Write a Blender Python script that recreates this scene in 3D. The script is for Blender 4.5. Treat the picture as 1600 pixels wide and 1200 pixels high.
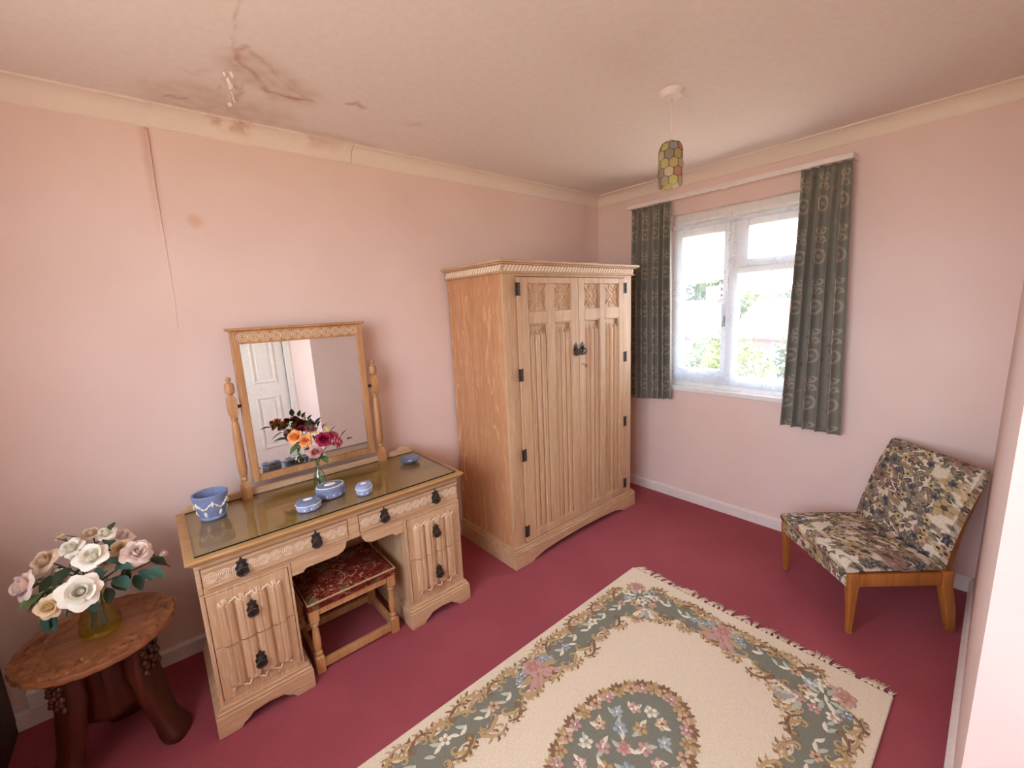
import bpy, math, random
from mathutils import Vector, Matrix, Euler, noise as mnoise
R = math.radians
PI = math.pi
scene = bpy.context.scene
for o in list(bpy.data.objects):
    bpy.data.objects.remove(o)
COL = scene.collection
random.seed(7)

# ------------------------------------------------------------------ camera
cam_d = bpy.data.cameras.new('camera')
cam = bpy.data.objects.new('camera', cam_d)
COL.objects.link(cam)
cam_d.sensor_fit = 'HORIZONTAL'
cam_d.sensor_width = 36.0
cam_d.lens = 36.0 * 666.83 / 1600.0
cam_d.clip_start = 0.01
cam_d.clip_end = 400
cam.location = (2.34724, -2.98945, 1.52671)
cam.rotation_euler = (R(79.80080), R(2.55781), R(49.44139))
scene.camera = cam

# ------------------------------------------------------------------ view, world, sun
vs = scene.view_settings
vs.view_transform = 'Standard'
vs.look = 'None'
vs.gamma = 1.0
vs.use_curve_mapping = False
vs.exposure = 0.63
cy = scene.cycles
cy.use_denoising = True
cy.max_bounces = 12
cy.diffuse_bounces = 6
cy.glossy_bounces = 5
cy.transmission_bounces = 8
cy.transparent_max_bounces = 16
cy.use_adaptive_sampling = True
cy.adaptive_threshold = 0.02
cy.sample_clamp_indirect = 6.0
cy.caustics_reflective = False
cy.caustics_refractive = False

world = bpy.data.worlds.new('sky')
scene.world = world
world.use_nodes = True
wn = world.node_tree
wn.nodes.clear()
w_out = wn.nodes.new('ShaderNodeOutputWorld')
w_bg = wn.nodes.new('ShaderNodeBackground')
w_sky = wn.nodes.new('ShaderNodeTexSky')
w_sky.sky_type = 'NISHITA'
w_sky.sun_disc = False
w_sky.sun_elevation = R(48)
w_sky.sun_rotation = R(250)
w_sky.air_density = 1.2
w_sky.dust_density = 3.0
w_mix = wn.nodes.new('ShaderNodeMix')
w_mix.data_type = 'RGBA'
w_mix.inputs[0].default_value = 0.8
w_mix.inputs[7].default_value = (6.4, 7.3, 8.4, 1)      # bright veil of thin cloud
wn.links.new(w_sky.outputs[0], w_mix.inputs[6])
wn.links.new(w_mix.outputs[2], w_bg.inputs[0])
w_bg.inputs[1].default_value = 1.5
wn.links.new(w_bg.outputs[0], w_out.inputs[0])

sun_d = bpy.data.lights.new('sun', 'SUN')
sun_d.energy = 6.0
sun_d.angle = R(1.0)
sun_d.color = (1.0, 0.93, 0.82)
sun = bpy.data.objects.new('sun', sun_d)
COL.objects.link(sun)
sun.rotation_euler = Vector((0.78, 0.10, -0.80)).to_track_quat('-Z', 'Y').to_euler()

def portal(name, loc, rot, sx, sy):
    d = bpy.data.lights.new(name, 'AREA')
    d.shape = 'RECTANGLE'
    d.size = sx
    d.size_y = sy
    d.cycles.is_portal = True
    o = bpy.data.objects.new(name, d)
    COL.objects.link(o)
    o.location = loc
    o.rotation_euler = rot
    return o

# room numbers (metres): corner of wall_left and wall_window is the origin
HC, ZC, CV = 2.377, 2.30, 0.07
WX, WE, YE, XD, YB = 2.347, 2.372, -1.78, 3.20, -3.80
WIN = (0.647, 1.55, 0.885, 2.12)          # front window opening x0 x1 z0 z1
BWIN = (0.95, 2.75, 0.98, 2.15)           # window in the wall behind the camera
portal('window_daylight_portal', ((WIN[0] + WIN[1]) / 2, 0.20, (WIN[2] + WIN[3]) / 2), (R(-90), 0, 0), WIN[1] - WIN[0], WIN[3] - WIN[2])
portal('back_window_daylight_portal', ((BWIN[0] + BWIN[1]) / 2, YB - 0.20, (BWIN[2] + BWIN[3]) / 2), (R(90), 0, 0), BWIN[1] - BWIN[0], BWIN[3] - BWIN[2])

# ------------------------------------------------------------------ node helpers
class E:
    """a value socket with arithmetic"""
    def __init__(s, nt, sock): s.nt, s.s = nt, sock
    def op(s, o, *a):
        n = s.nt.nodes.new('ShaderNodeMath'); n.operation = o
        s.nt.links.new(s.s, n.inputs[0])
        for i, v in enumerate(a):
            if isinstance(v, E): s.nt.links.new(v.s, n.inputs[i + 1])
            else: n.inputs[i + 1].default_value = v
        return E(s.nt, n.outputs[0])
    def __add__(s, v): return s.op('ADD', v)
    def __sub__(s, v): return s.op('SUBTRACT', v)
    def __mul__(s, v): return s.op('MULTIPLY', v)
    def __truediv__(s, v): return s.op('DIVIDE', v)
    __radd__ = __add__
    __rmul__ = __mul__
    def rsub(s, c): return (s * -1.0) + c
    def mod(s, v): return s.op('FLOORED_MODULO', v)
    def floor(s): return s.op('FLOOR')
    def abs(s): return s.op('ABSOLUTE')
    def sin(s): return s.op('SINE')
    def sqrt(s): return s.op('SQRT')
    def pw(s, v): return s.op('POWER', v)
    def lt(s, v): return s.op('LESS_THAN', v)
    def gt(s, v): return s.op('GREATER_THAN', v)
    def mx(s, v): return s.op('MAXIMUM', v)
    def mn(s, v): return s.op('MINIMUM', v)
    def atan2(s, v): return s.op('ARCTAN2', v)
    def step(s, a, b):                    # smooth 0..1 between a and b
        n = s.nt.nodes.new('ShaderNodeMapRange'); n.interpolation_type = 'SMOOTHSTEP'
        s.nt.links.new(s.s, n.inputs[0]); n.inputs[1].default_value = a; n.inputs[2].default_value = b
        return E(s.nt, n.outputs[0])

def lin(c):
    """sRGB 0-255 -> linear rgba"""
    f = lambda v: v / 12.92 if v <= 0.04045 else ((v + 0.055) / 1.055) ** 2.4
    return tuple(f(v / 255.0) for v in c) + (1.0,)

class M:
    """material with a Principled shader and pattern helpers"""
    def __init__(s, name, col=(200, 200, 200), rough=0.6, metal=0.0, spec=0.5, coat=0.0):
        s.m = bpy.data.materials.new(name); s.m.use_nodes = True
        s.nt = s.m.node_tree
        s.b = next(n for n in s.nt.nodes if n.type == 'BSDF_PRINCIPLED')
        s.out = next(n for n in s.nt.nodes if n.type == 'OUTPUT_MATERIAL')
        s.b.inputs['Base Color'].default_value = lin(col)
        s.b.inputs['Roughness'].default_value = rough
        s.b.inputs['Metallic'].default_value = metal
        s.b.inputs['Specular IOR Level'].default_value = spec
        s.b.inputs['Coat Weight'].default_value = coat
        s.m.diffuse_color = lin(col)
    def n(s, t): return s.nt.nodes.new(t)
    def L(s, a, b): s.nt.links.new(a.s if isinstance(a, E) else a, b)
    def coord(s, kind='Object'):
        if not hasattr(s, '_tc'): s._tc = s.n('ShaderNodeTexCoord')
        return s._tc.outputs[kind]
    def mapv(s, v, scale=(1, 1, 1), loc=(0, 0, 0)):
        m = s.n('ShaderNodeMapping'); s.L(v, m.inputs[0]); m.inputs[3].default_value = scale; m.inputs[1].default_value = loc
        return m.outputs[0]
    def xyz(s, v):
        p = s.n('ShaderNodeSeparateXYZ'); s.L(v, p.inputs[0]); return [E(s.nt, o) for o in p.outputs]
    def comb(s, x, y, z=0.0):
        c = s.n('ShaderNodeCombineXYZ')
        for i, v in enumerate((x, y, z)):
            if isinstance(v, E): s.L(v, c.inputs[i])
            else: c.inputs[i].default_value = v
        return c.outputs[0]
    def noise(s, v, scale=5, detail=3, rough=0.5, dist=0.0):
        t = s.n('ShaderNodeTexNoise'); s.L(v, t.inputs['Vector']); t.inputs['Scale'].default_value = scale
        t.inputs['Detail'].default_value = detail; t.inputs['Roughness'].default_value = rough; t.inputs['Distortion'].default_value = dist
        return E(s.nt, t.outputs[0]), t.outputs[1]
    def voro(s, v, scale=5, feature='F1', rnd=1.0):
        t = s.n('ShaderNodeTexVoronoi'); t.feature = feature; s.L(v, t.inputs['Vector']); t.inputs['Scale'].default_value = scale
        t.inputs['Randomness'].default_value = rnd
        return t
    def ramp(s, f, stops, interp='LINEAR'):
        r = s.n('ShaderNodeValToRGB'); s.L(f, r.inputs[0]); r.color_ramp.interpolation = interp
        els = r.color_ramp.elements
        while len(els) < len(stops): els.new(0.5)
        for e, (p, c) in zip(els, stops): e.position = p; e.color = lin(c)
        return r.outputs[0]
    def mix(s, f, a, b, blend='MIX'):
        m = s.n('ShaderNodeMix'); m.data_type = 'RGBA'; m.blend_type = blend
        if isinstance(f, (int, float)): m.inputs[0].default_value = f
        else: s.L(f, m.inputs[0])
        for v, i in ((a, 6), (b, 7)):
            if isinstance(v, tuple): m.inputs[i].default_value = lin(v)
            else: s.L(v, m.inputs[i])
        return m.outputs[2]
    def base(s, c): s.L(c, s.b.inputs['Base Color']); return s
    def bump(s, f, strength=0.3, dist=0.01):
        b = s.n('ShaderNodeBump'); b.inputs['Strength'].default_value = strength; b.inputs['Distance'].default_value = dist
        s.L(f, b.inputs['Height']); s.L(b.outputs[0], s.b.inputs['Normal']); return s
    def warp(s, v, scale, amt):
        _, c = s.noise(v, scale, 2)
        a = s.n('ShaderNodeVectorMath'); a.operation = 'SUBTRACT'; s.L(c, a.inputs[0]); a.inputs[1].default_value = (0.5, 0.5, 0.5)
        b = s.n('ShaderNodeVectorMath'); b.operation = 'MULTIPLY_ADD'; s.L(a.outputs[0], b.inputs[0]); b.inputs[1].default_value = (amt, amt, amt); s.L(v, b.inputs[2])
        return b.outputs[0]

def plain(name, col, rough=0.6, var=0.08, scale=30, bumpy=0.0, **k):
    """painted / fired / woven surface: base colour with a little mottling"""
    m = M(name, col, rough, **k)
    f, _ = m.noise(m.coord(), scale, 3)
    d = tuple(max(0, v * (1 - var)) for v in col); u = tuple(min(255, v * (1 + var)) for v in col)
    m.base(m.ramp(f, [(0.3, d), (0.7, u)]))
    if bumpy: m.bump(f, bumpy, 0.005)
    return m.m

def wood(name, dark, mid, light, axis='z', lime=0.5, rough=0.45, fig=False, coat=0.0):
    m = M(name, mid, rough, coat=coat)
    c = m.coord()
    hi, lo = 1.0, 0.05
    sc = {'x': (lo, hi, hi), 'y': (hi, lo, hi), 'z': (hi, hi, lo)}[axis]
    g, _ = m.noise(m.mapv(c, sc), 55, 5, 0.65, 0.3)
    b, _ = m.noise(m.mapv(c, sc), 9, 3, 0.5, 0.6)
    col = m.ramp(g * 0.55 + b * 0.45, [(0.30, dark), (0.5, mid), (0.70, light)])
    pores, _ = m.noise(m.mapv(c, sc), 190, 2, 0.5)
    col = m.mix((pores.step(0.56, 0.68)) * lime, col, (236, 214, 190))
    if fig:                                # broad cathedral figure picked out by the lime
        x, y, z = m.xyz(c)
        n1, _ = m.noise(m.comb(0.0, y * 2.2, z * 0.75), 1.6, 2, 0.5)
        n2, _ = m.noise(m.comb(0.0, x * 6.0 + y * 6.0, z * 0.9), 1.2, 2, 0.5)
        w = ((n2 * 9.0 + n1 * 2.0).mod(1.0) - 0.5).abs()
        f2, _ = m.noise(m.mapv(c, sc), 14, 2)
        col = m.mix(w.step(0.10, 0.0) * f2.step(0.42, 0.62) * 0.75, col, (232, 178, 128))
    m.base(col).bump(g, 0.12, 0.003)
    return m.m

# ------------------------------------------------------------------ mesh helpers
ORG = {}
def setp(o, **k):
    for a, v in k.items():
        if v is not None: o[a] = v
    return o

class MB:
    def __init__(s): s.v, s.f, s.mi, s.uv = [], [], [], None
    def add(s, vs_, fs, mi=0):
        b = len(s.v); s.v += [tuple(p) for p in vs_]
        for f in fs: s.f.append(tuple(i + b for i in f)); s.mi.append(mi)
        return s
    def box(s, x0, x1, y0, y1, z0, z1, mi=0):
        v = [(x, y, z) for x in (x0, x1) for y in (y0, y1) for z in (z0, z1)]
        return s.add(v, [(0, 1, 3, 2), (4, 6, 7, 5), (0, 4, 5, 1), (2, 3, 7, 6), (0, 2, 6, 4), (1, 5, 7, 3)], mi)
    def prism(s, poly, f0, f1, mi=0):
        """poly: list of 2-D points; f0/f1 map (a,b) to the two end planes"""
        n = len(poly)
        v = [f0(a, b) for a, b in poly] + [f1(a, b) for a, b in poly]
        fs = [tuple(range(n))[::-1], tuple(range(n, 2 * n))] + [(i, (i + 1) % n, n + (i + 1) % n, n + i) for i in range(n)]
        return s.add(v, fs, mi)
    def prism_x(s, poly, x0, x1, mi=0): return s.prism(poly, lambda a, b: (x0, a, b), lambda a, b: (x1, a, b), mi)
    def prism_y(s, poly, y0, y1, mi=0): return s.prism(poly, lambda a, b: (a, y0, b), lambda a, b: (a, y1, b), mi)
    def prism_z(s, poly, z0, z1, mi=0): return s.prism(poly, lambda a, b: (a, b, z0), lambda a, b: (a, b, z1), mi)
    def lathe(s, prof, c=(0, 0, 0), n=24, mi=0, sq=None, cap=True, ax='z', ell=(1, 1)):
        """prof: (r,z) list; sq(z) optional -> True for square section"""
        vs_ = []
        for r, z in prof:
            for k in range(n):
                a = 2 * PI * k / n
                p = (r * math.cos(a) * ell[0], r * math.sin(a) * ell[1], z)
                if ax == 'x': p = (p[2], p[0], p[1])
                if ax == 'y': p = (p[0], p[2], p[1])
                vs_.append((p[0] + c[0], p[1] + c[1], p[2] + c[2]))
        fs = []
        for i in range(len(prof) - 1):
            for k in range(n):
                fs.append((i * n + k, i * n + (k + 1) % n, (i + 1) * n + (k + 1) % n, (i + 1) * n + k))
        if cap:
            fs.append(tuple(range(n))[::-1]); fs.append(tuple(range((len(prof) - 1) * n, len(prof) * n)))
        return s.add(vs_, fs, mi)
    def tube(s, path, r, n=8, mi=0, closed=False):
        P = [Vector(p) for p in path]; m = len(P); vs_ = []
        rr = r if hasattr(r, '__len__') else [r] * m
        up = Vector((0, 0, 1)); prev = None
        for i in range(m):
            t = (P[(i + 1) % m] - P[i - 1]) if closed else (P[min(i + 1, m - 1)] - P[max(i - 1, 0)])
            t.normalize()
            if prev is None:
                a = t.cross(up)
                if a.length < 1e-3: a = t.cross(Vector((1, 0, 0)))
            else: a = prev - t * prev.dot(t)
            a.normalize(); prev = a; b = t.cross(a)
            for k in range(n):
                an = 2 * PI * k / n
                vs_.append(P[i] + (a * math.cos(an) + b * math.sin(an)) * rr[i])
        fs = []
        for i in range(m if closed else m - 1):
            j = (i + 1) % m
            for k in range(n): fs.append((i * n + k, j * n + k, j * n + (k + 1) % n, i * n + (k + 1) % n))
        if not closed: fs += [tuple(range(n)), tuple(range((m - 1) * n, m * n))[::-1]]
        return s.add(vs_, fs, mi)
    def grid(s, nu, nv, fn, mi=0, wrapu=False):
        """fn(u,v) -> point, u,v in 0..1"""
        vs_ = [fn(i / nu, j / nv) for j in range(nv + 1) for i in range(nu + (0 if wrapu else 1))]
        w = nu if wrapu else nu + 1
        fs = [(j * w + i, j * w + (i + 1) % w, (j + 1) * w + (i + 1) % w, (j + 1) * w + i) for j in range(nv) for i in range(nu)]
        return s.add(vs_, fs, mi)
    def mesh(s, name, mats, smooth=False, off=(0, 0, 0)):
        me = bpy.data.meshes.new(name)
        me.from_pydata([(p[0] - off[0], p[1] - off[1], p[2] - off[2]) for p in s.v], [], s.f)
        for m in (mats if isinstance(mats, (list, tuple)) else [mats]): me.materials.append(m)
        if any(s.mi): me.polygons.foreach_set('material_index', s.mi)
        me.validate(); me.update()
        import bmesh
        bm = bmesh.new(); bm.from_mesh(me); bmesh.ops.recalc_face_normals(bm, faces=bm.faces); bm.to_mesh(me); bm.free()
        if smooth: me.polygons.foreach_set('use_smooth', [True] * len(me.polygons))
        return me
    def build(s, name, mats, parent=None, smooth=False, bevel=0.0, local=False, auto=None):
        """link as one object; world coordinates unless local"""
        off = (0, 0, 0) if (local or parent is None) else ORG[parent]
        me = s.mesh(name, mats, smooth, off)
        o = bpy.data.objects.new(name, me); COL.objects.link(o)
        if parent: o.parent = parent
        ORG[o] = ORG[parent] if parent else Vector((0, 0, 0))
        if bevel:
            b = o.modifiers.new('bevel', 'BEVEL'); b.width = bevel; b.segments = 2; b.limit_method = 'ANGLE'; b.angle_limit = R(40)
        if auto: me.set_sharp_from_angle(angle=R(auto))
        return o

def empty(name, loc, label=None, category=None, group=None, rot=(0, 0, 0)):
    o = bpy.data.objects.new(name, None); COL.objects.link(o)
    o.location = loc; o.rotation_euler = rot; o.empty_display_size = 0.1
    ORG[o] = Vector(loc)
    return setp(o, label=label, category=category, group=group)

def inst(me, name, parent, loc, rot=(0, 0, 0), scale=(1, 1, 1), local=False, mtx=None):
    o = bpy.data.objects.new(name, me); COL.objects.link(o)
    if parent: o.parent = parent
    off = Vector((0, 0, 0)) if (local or parent is None) else ORG[parent]
    if mtx is not None:
        m = mtx.copy(); m.translation = m.translation - off; o.matrix_local = m
    else:
        o.location = Vector(loc) - off; o.rotation_euler = rot; o.scale = scale
    ORG[o] = Vector(loc)
    return o

def struct(o): o['kind'] = 'structure'; return o
def sstep(a, b, x):
    t = max(0.0, min(1.0, (x - a) / (b - a))); return t * t * (3 - 2 * t)
def lerp(a, b, t): return a + (b - a) * t

# ------------------------------------------------------------------ materials
def wall_mat():
    m = M('pink_wall_paint', (232, 198, 188), 0.85, spec=0.2)
    c = m.coord()
    f, _ = m.noise(c, 2.2, 3); g, _ = m.noise(c, 220, 2)
    col = m.ramp(f, [(0.3, (231, 204, 194)), (0.7, (236, 212, 203))])
    x, y, z = m.xyz(c)
    d = ((y + 2.755) * (y + 2.755) + (z - 1.954) * (z - 1.954) * 0.8).sqrt()
    w, _ = m.noise(c, 26, 3)
    col = m.mix((d + w * 0.02).step(0.05, 0.02) * x.lt(0.02) * 0.45, col, (214, 158, 112))
    # brown tint beside the lifted seam, stronger towards the top
    sd = (y + 2.873 + (w - 0.5) * 0.02).abs()
    col = m.mix(sd.step(0.03, 0.004) * z.step(1.75, 2.3) * x.lt(0.02) * 0.35, col, (190, 132, 104))
    return m.base(col).bump(g, 0.08, 0.002).m
def carpet_mat():
    m = M('crimson_carpet', (140, 52, 62), 0.95, spec=0.1)
    c = m.coord()
    f, _ = m.noise(c, 420, 2); t, _ = m.noise(m.warp(c, 3, 0.3), 2.6, 3)
    col = m.ramp(f, [(0.25, (132, 56, 66)), (0.75, (172, 84, 94))])
    col = m.mix(t.step(0.42, 0.62) * 0.25, col, (172, 88, 96))
    m.b.inputs['Sheen Weight'].default_value = 0.25
    m.b.inputs['Sheen Tint'].default_value = lin((220, 150, 150))
    return m.base(col).bump(f, 0.6, 0.004).m
def ceiling_mat():
    m = M('ceiling_paint', (231, 216, 208), 0.9, spec=0.15)
    a = m.n('ShaderNodeAttribute'); a.attribute_name = 'stain'
    f, _ = m.noise(m.coord(), 40, 3)
    col = m.ramp(f, [(0.3, (232, 219, 212)), (0.7, (236, 225, 219))])
    col = m.mix(E(m.nt, a.outputs['Fac']) * 0.8, col, (176, 118, 78))
    return m.base(col).bump(f, 0.06, 0.003).m
def coving_mat():
    m = M('coving_paint', (238, 222, 208), 0.8, spec=0.2)
    c = m.coord(); f, _ = m.noise(c, 7, 4, 0.6); x, y, z = m.xyz(c)
    k = f.step(0.5, 0.62) * y.step(-2.95, -2.6) * (y * -1.0).step(1.95, 2.4) * z.step(2.32, 2.36)
    return m.base(m.mix(k * 0.6, (238, 222, 208), (196, 150, 112))).m
M_WALL, M_CARPET, M_CEIL, M_COVE = wall_mat(), carpet_mat(), ceiling_mat(), coving_mat()
M_WHITE = plain('white_gloss_paint', (236, 232, 228), 0.4, 0.02)
M_SKIRT = plain('skirting_paint', (233, 222, 216), 0.5, 0.02)
M_RENDER = plain('outside_render', (205, 198, 186), 0.9, 0.05)
M_DOOR = plain('door_paint', (238, 234, 226), 0.45, 0.02)
def glass(name, tint=(1, 1, 1), refl=0.06, rough=0.0):
    m = M(name); nt = m.nt
    t = m.n('ShaderNodeBsdfTransparent'); t.inputs[0].default_value = tint + (1,)
    g = m.n('ShaderNodeBsdfGlossy'); g.inputs['Roughness'].default_value = rough
    lw = m.n('ShaderNodeLayerWeight')
    mx = m.n('ShaderNodeMixShader')
    f = E(nt, lw.outputs['Facing']).pw(5.0) * 0.95 + refl
    m.L(f.mn(1.0), mx.inputs[0]); m.L(t.outputs[0], mx.inputs[1]); m.L(g.outputs[0], mx.inputs[2])
    m.L(mx.outputs[0], m.out.inputs[0])
    return m.m
M_PANE = glass('window_glass', (0.97, 0.98, 0.98), 0.04)

# ------------------------------------------------------------------ room shell
T = 0.25
def wall_with_hole(name, x0, x1, y0, y1, hole):
    a, b, c, d = hole; z0, z1 = -0.02, HC + 0.03
    mb = MB()
    mb.box(x0, a, y0, y1, z0, z1).box(b, x1, y0, y1, z0, z1).box(a, b, y0, y1, z0, c).box(a, b, y0, y1, d, z1)
    return struct(mb.build(name, M_WALL))
wall_left = struct(MB().box(-T, 0, YB - T, T, -0.02, HC + 0.03).build('wall_left', M_WALL))
wall_win = wall_with_hole('wall_window', 0, WX + 0.12, 0, T, WIN)
struct(MB().prism_z([(WX, 0), (WE, YE), (WE + 0.12, YE), (WX + 0.12, 0)], -0.02, HC + 0.03).build('wall_right', M_WALL))
struct(MB().box(WE + 0.12, XD + 0.15, YE, YE + 0.14, -0.02, HC + 0.03).build('wall_return', M_WALL))
DY0, DY1, DZ = -2.61, -1.85, 1.98
mb = MB(); mb.box(XD, XD + 0.15, YB - T, DY0, -0.02, HC + 0.03).box(XD, XD + 0.15, DY1, YE, -0.02, HC + 0.03).box(XD, XD + 0.15, DY0, DY1, DZ, HC + 0.03)
struct(mb.build('wall_door', M_WALL))
wall_with_hole('wall_back', 0, XD, YB - T, YB, BWIN)
floor = struct(MB().box(-0.05, XD + 0.15, YB - 0.05, 0.05, -0.05, 0).build('floor', M_CARPET))

# ceiling: fine grid where the water stain is
def lines(a, b, d0, d1, coarse, fine):
    o = []; v = a
    while v < b - 1e-6:
        o.append(v); v += fine if d0 <= v < d1 else coarse
        if o[-1] < d0 < v: v = d0
    return o + [b]
XS = lines(-T, XD + 0.15, 0.0, 0.95, 0.3, 0.008); YS = lines(YB - T, T, -2.95, -1.75, 0.3, 0.008)
STAIN = [
 ([(0.663, -2.617), (0.629, -2.631), (0.571, -2.62), (0.546, -2.606), (0.529, -2.578), (0.492, -2.55), (0.438, -2.524), (0.4, -2.501), (0.401, -2.452), (0.402, -2.4), (0.413, -2.349)], 0.014, 1.0),
 ([(0.649, -2.614), (0.623, -2.559), (0.571, -2.519), (0.513, -2.492), (0.47, -2.434), (0.432, -2.373), (0.41, -2.345)], 0.010, 0.75),
 ([(0.578, -2.644), (0.525, -2.634), (0.535, -2.608)], 0.008, 0.7),
 ([(0.151, -2.795), (0.174, -2.778), (0.153, -2.759), (0.184, -2.731)], 0.009, 0.8),
 ([(0.402, -2.758), (0.384, -2.73), (0.447, -2.694)], 0.012, 0.25),
 ([(0.468, -2.215), (0.504, -2.199), (0.472, -2.152)], 0.011, 0.7),
 ([(0.425, -1.923), (0.464, -1.889)], 0.02, 0.25),
 ([(0.93, -2.67), (0.743, -2.657), (0.632, -2.648), (0.571, -2.644)], 0.004, 0.4),
 ([(0.409, -2.581), (0.3, -2.581), (0.196, -2.591), (0.131, -2.612)], 0.007, 0.5),
 ([(0.488, -2.636), (0.405, -2.644), (0.278, -2.645), (0.16, -2.644)], 0.006, 0.45),
 ([(0.10, -2.56), (0.14, -2.42), (0.10, -2.3), (0.11, -2.1), (0.09, -1.95)], 0.03, 0.3),
 ([(0.20, -2.82), (0.28, -2.72), (0.24, -2.6)], 0.06, 0.35)]
def segd(px, py, a, b):
    ax, ay = a; bx, by = b; dx, dy = bx - ax, by - ay
    t = max(0, min(1, ((px - ax) * dx + (py - ay) * dy) / (dx * dx + dy * dy)))
    return math.hypot(px - ax - t * dx, py - ay - t * dy)
def stain(x, y):
    if not (-0.02 < x < 1.0 and -2.97 < y < -1.7): return 0.0
    n = mnoise.noise(Vector((x * 22, y * 22, 0))); n2 = mnoise.noise(Vector((x * 60, y * 60, 3)))
    x += 0.014 * n + 0.005 * n2; y += 0.014 * mnoise.noise(Vector((x * 22, y * 22, 7)))
    s = 0
    for pl, w, k in STAIN:
        d = min(segd(x, y, pl[i], pl[i + 1]) for i in range(len(pl) - 1))
        if d < w * 3: s = max(s, k * math.exp(-(d / w) ** 2) * (0.75 + 0.5 * n))
    # faint tea-coloured body inside the tide line
    body = sstep(0.14, 0.05, segd(x, y, (0.55, -2.58), (0.43, -2.42))) * 0.40 + sstep(0.22, 0.05, segd(x, y, (0.10, -2.72), (0.15, -2.5))) * 0.36
    return max(0.0, min(1.0, max(s, body * (0.8 + 0.6 * n))))
me = bpy.data.meshes.new('ceiling')
nx, ny = len(XS), len(YS)
cv = [(x, y, HC) for y in YS for x in XS]
me.from_pydata(cv, [], [(j * nx + i, (j + 1) * nx + i, (j + 1) * nx + i + 1, j * nx + i + 1) for j in range(ny - 1) for i in range(nx - 1)])
at = me.attributes.new('stain', 'FLOAT', 'POINT')
at.data.foreach_set('value', [stain(p[0], p[1]) for p in cv])
me.materials.append(M_CEIL)
ceiling = struct(bpy.data.objects.new('ceiling', me)); COL.objects.link(ceiling); ORG[ceiling] = Vector((0, 0, 0))
sd_ = ceiling.modifiers.new('thickness', 'SOLIDIFY'); sd_.thickness = 0.12; sd_.offset = -1
# curling paint chips beside the stain
M_CHIP = plain('loose_paint', (240, 228, 218), 0.8, 0.03)
for k, (x, y) in enumerate([(0.461, -2.647), (0.403, -2.647), (0.344, -2.644), (0.282, -2.671), (0.475, -2.628), (0.382, -2.619), (0.29, -2.611), (0.268, -2.593), (0.181, -2.614), (0.147, -2.618), (0.424, -2.632), (0.317, -2.605), (0.22, -2.60), (0.36, -2.60)]):
    L_ = random.uniform(0.008, 0.024); W_ = random.uniform(0.004, 0.009); a0 = random.uniform(-0.5, 0.5); up = random.uniform(0.010, 0.022)
    def fn(u, v):
        lx = (u - 0.5) * L_; ly = (v - 0.5) * W_
        return (x + lx * math.cos(a0) - ly * math.sin(a0), y + lx * math.sin(a0) + ly * math.cos(a0), HC - 0.0008 - up * v * v)
    o = MB().grid(4, 3, fn).build('paint_chip', M_CHIP, ceiling)
    s_ = o.modifiers.new('thickness', 'SOLIDIFY'); s_.thickness = 0.001

# coving
def cove_prof():
    p = [(0, ZC)]
    for k in range(9):
        a = PI / 2 * k / 8
        p.append((0.006 + (CV - 0.012) * (1 - math.cos(a)), ZC + 0.004 + (HC - ZC - 0.012) * math.sin(a)))
    p += [(CV, HC - 0.008), (CV, HC), (0, HC)]
    return p
CP = cove_prof()
def cove(name, a, b, inward):
    """coving along a->b (2-D floor points), profile pushed inward"""
    iv = Vector(inward); a, b = Vector(a), Vector(b)
    mb = MB()
    mb.prism(CP, lambda r, z: (a.x + iv.x * r, a.y + iv.y * r, z), lambda r, z: (b.x + iv.x * r, b.y + iv.y * r, z))
    o = mb.build(name, M_COVE); return struct(o)
cove('trim_1', (0, YB), (0, -2.045), (1, 0))
cove('trim_2', (0, -2.042), (0, 0), (1, 0))
cove('trim_3', (0, 0), (WX, 0), (0, -1))
cove('trim_4', (WX, 0), (WE, YE - CV), (-1, 0))
cove('trim_5', (WE - CV, YE), (XD, YE), (0, -1))
# skirting
def skirt(name, a, b, inward, h=0.075, t=0.018):
    iv = Vector(inward); a, b = Vector(a), Vector(b)
    pr = [(0, 0), (t, 0), (t, h - 0.012), (t * 0.45, h), (0, h)]
    mb = MB(); mb.prism(pr, lambda r, z: (a.x + iv.x * r, a.y + iv.y * r, z), lambda r, z: (b.x + iv.x * r, b.y + iv.y * r, z))
    return struct(mb.build(name, M_SKIRT))
skirt('baseboard_left', (0, YB), (0, 0), (1, 0))
skirt('baseboard_window', (0, 0), (WX, 0), (0, -1))
skirt('baseboard_right', (WX, 0), (WE, YE - 0.018), (-1, 0))
skirt('baseboard_return', (WE - 0.018, YE), (XD, YE), (0, -1))
skirt('baseboard_door', (XD, DY0 - 0.06), (XD, YB), (-1, 0))
skirt('baseboard_back', (0, YB), (XD, YB), (0, 1))
# lifted wallpaper seam on the long wall
def seam(u, v):
    z = lerp(2.298, 1.50, v); k = (1 - v) ** 0.8
    yy = -2.868 - 0.004 * math.sin(v * 5) - 0.016 * v * v
    return (0.0008 + 0.005 * k * u * u, yy + (u - 0.5) * (0.003 + 0.008 * k), z)
o = MB().grid(4, 30, seam).build('lifted_paper_edge', M_WALL, wall_left, smooth=True)
s_ = o.modifiers.new('thickness', 'SOLIDIFY'); s_.thickness = 0.0012

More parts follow.
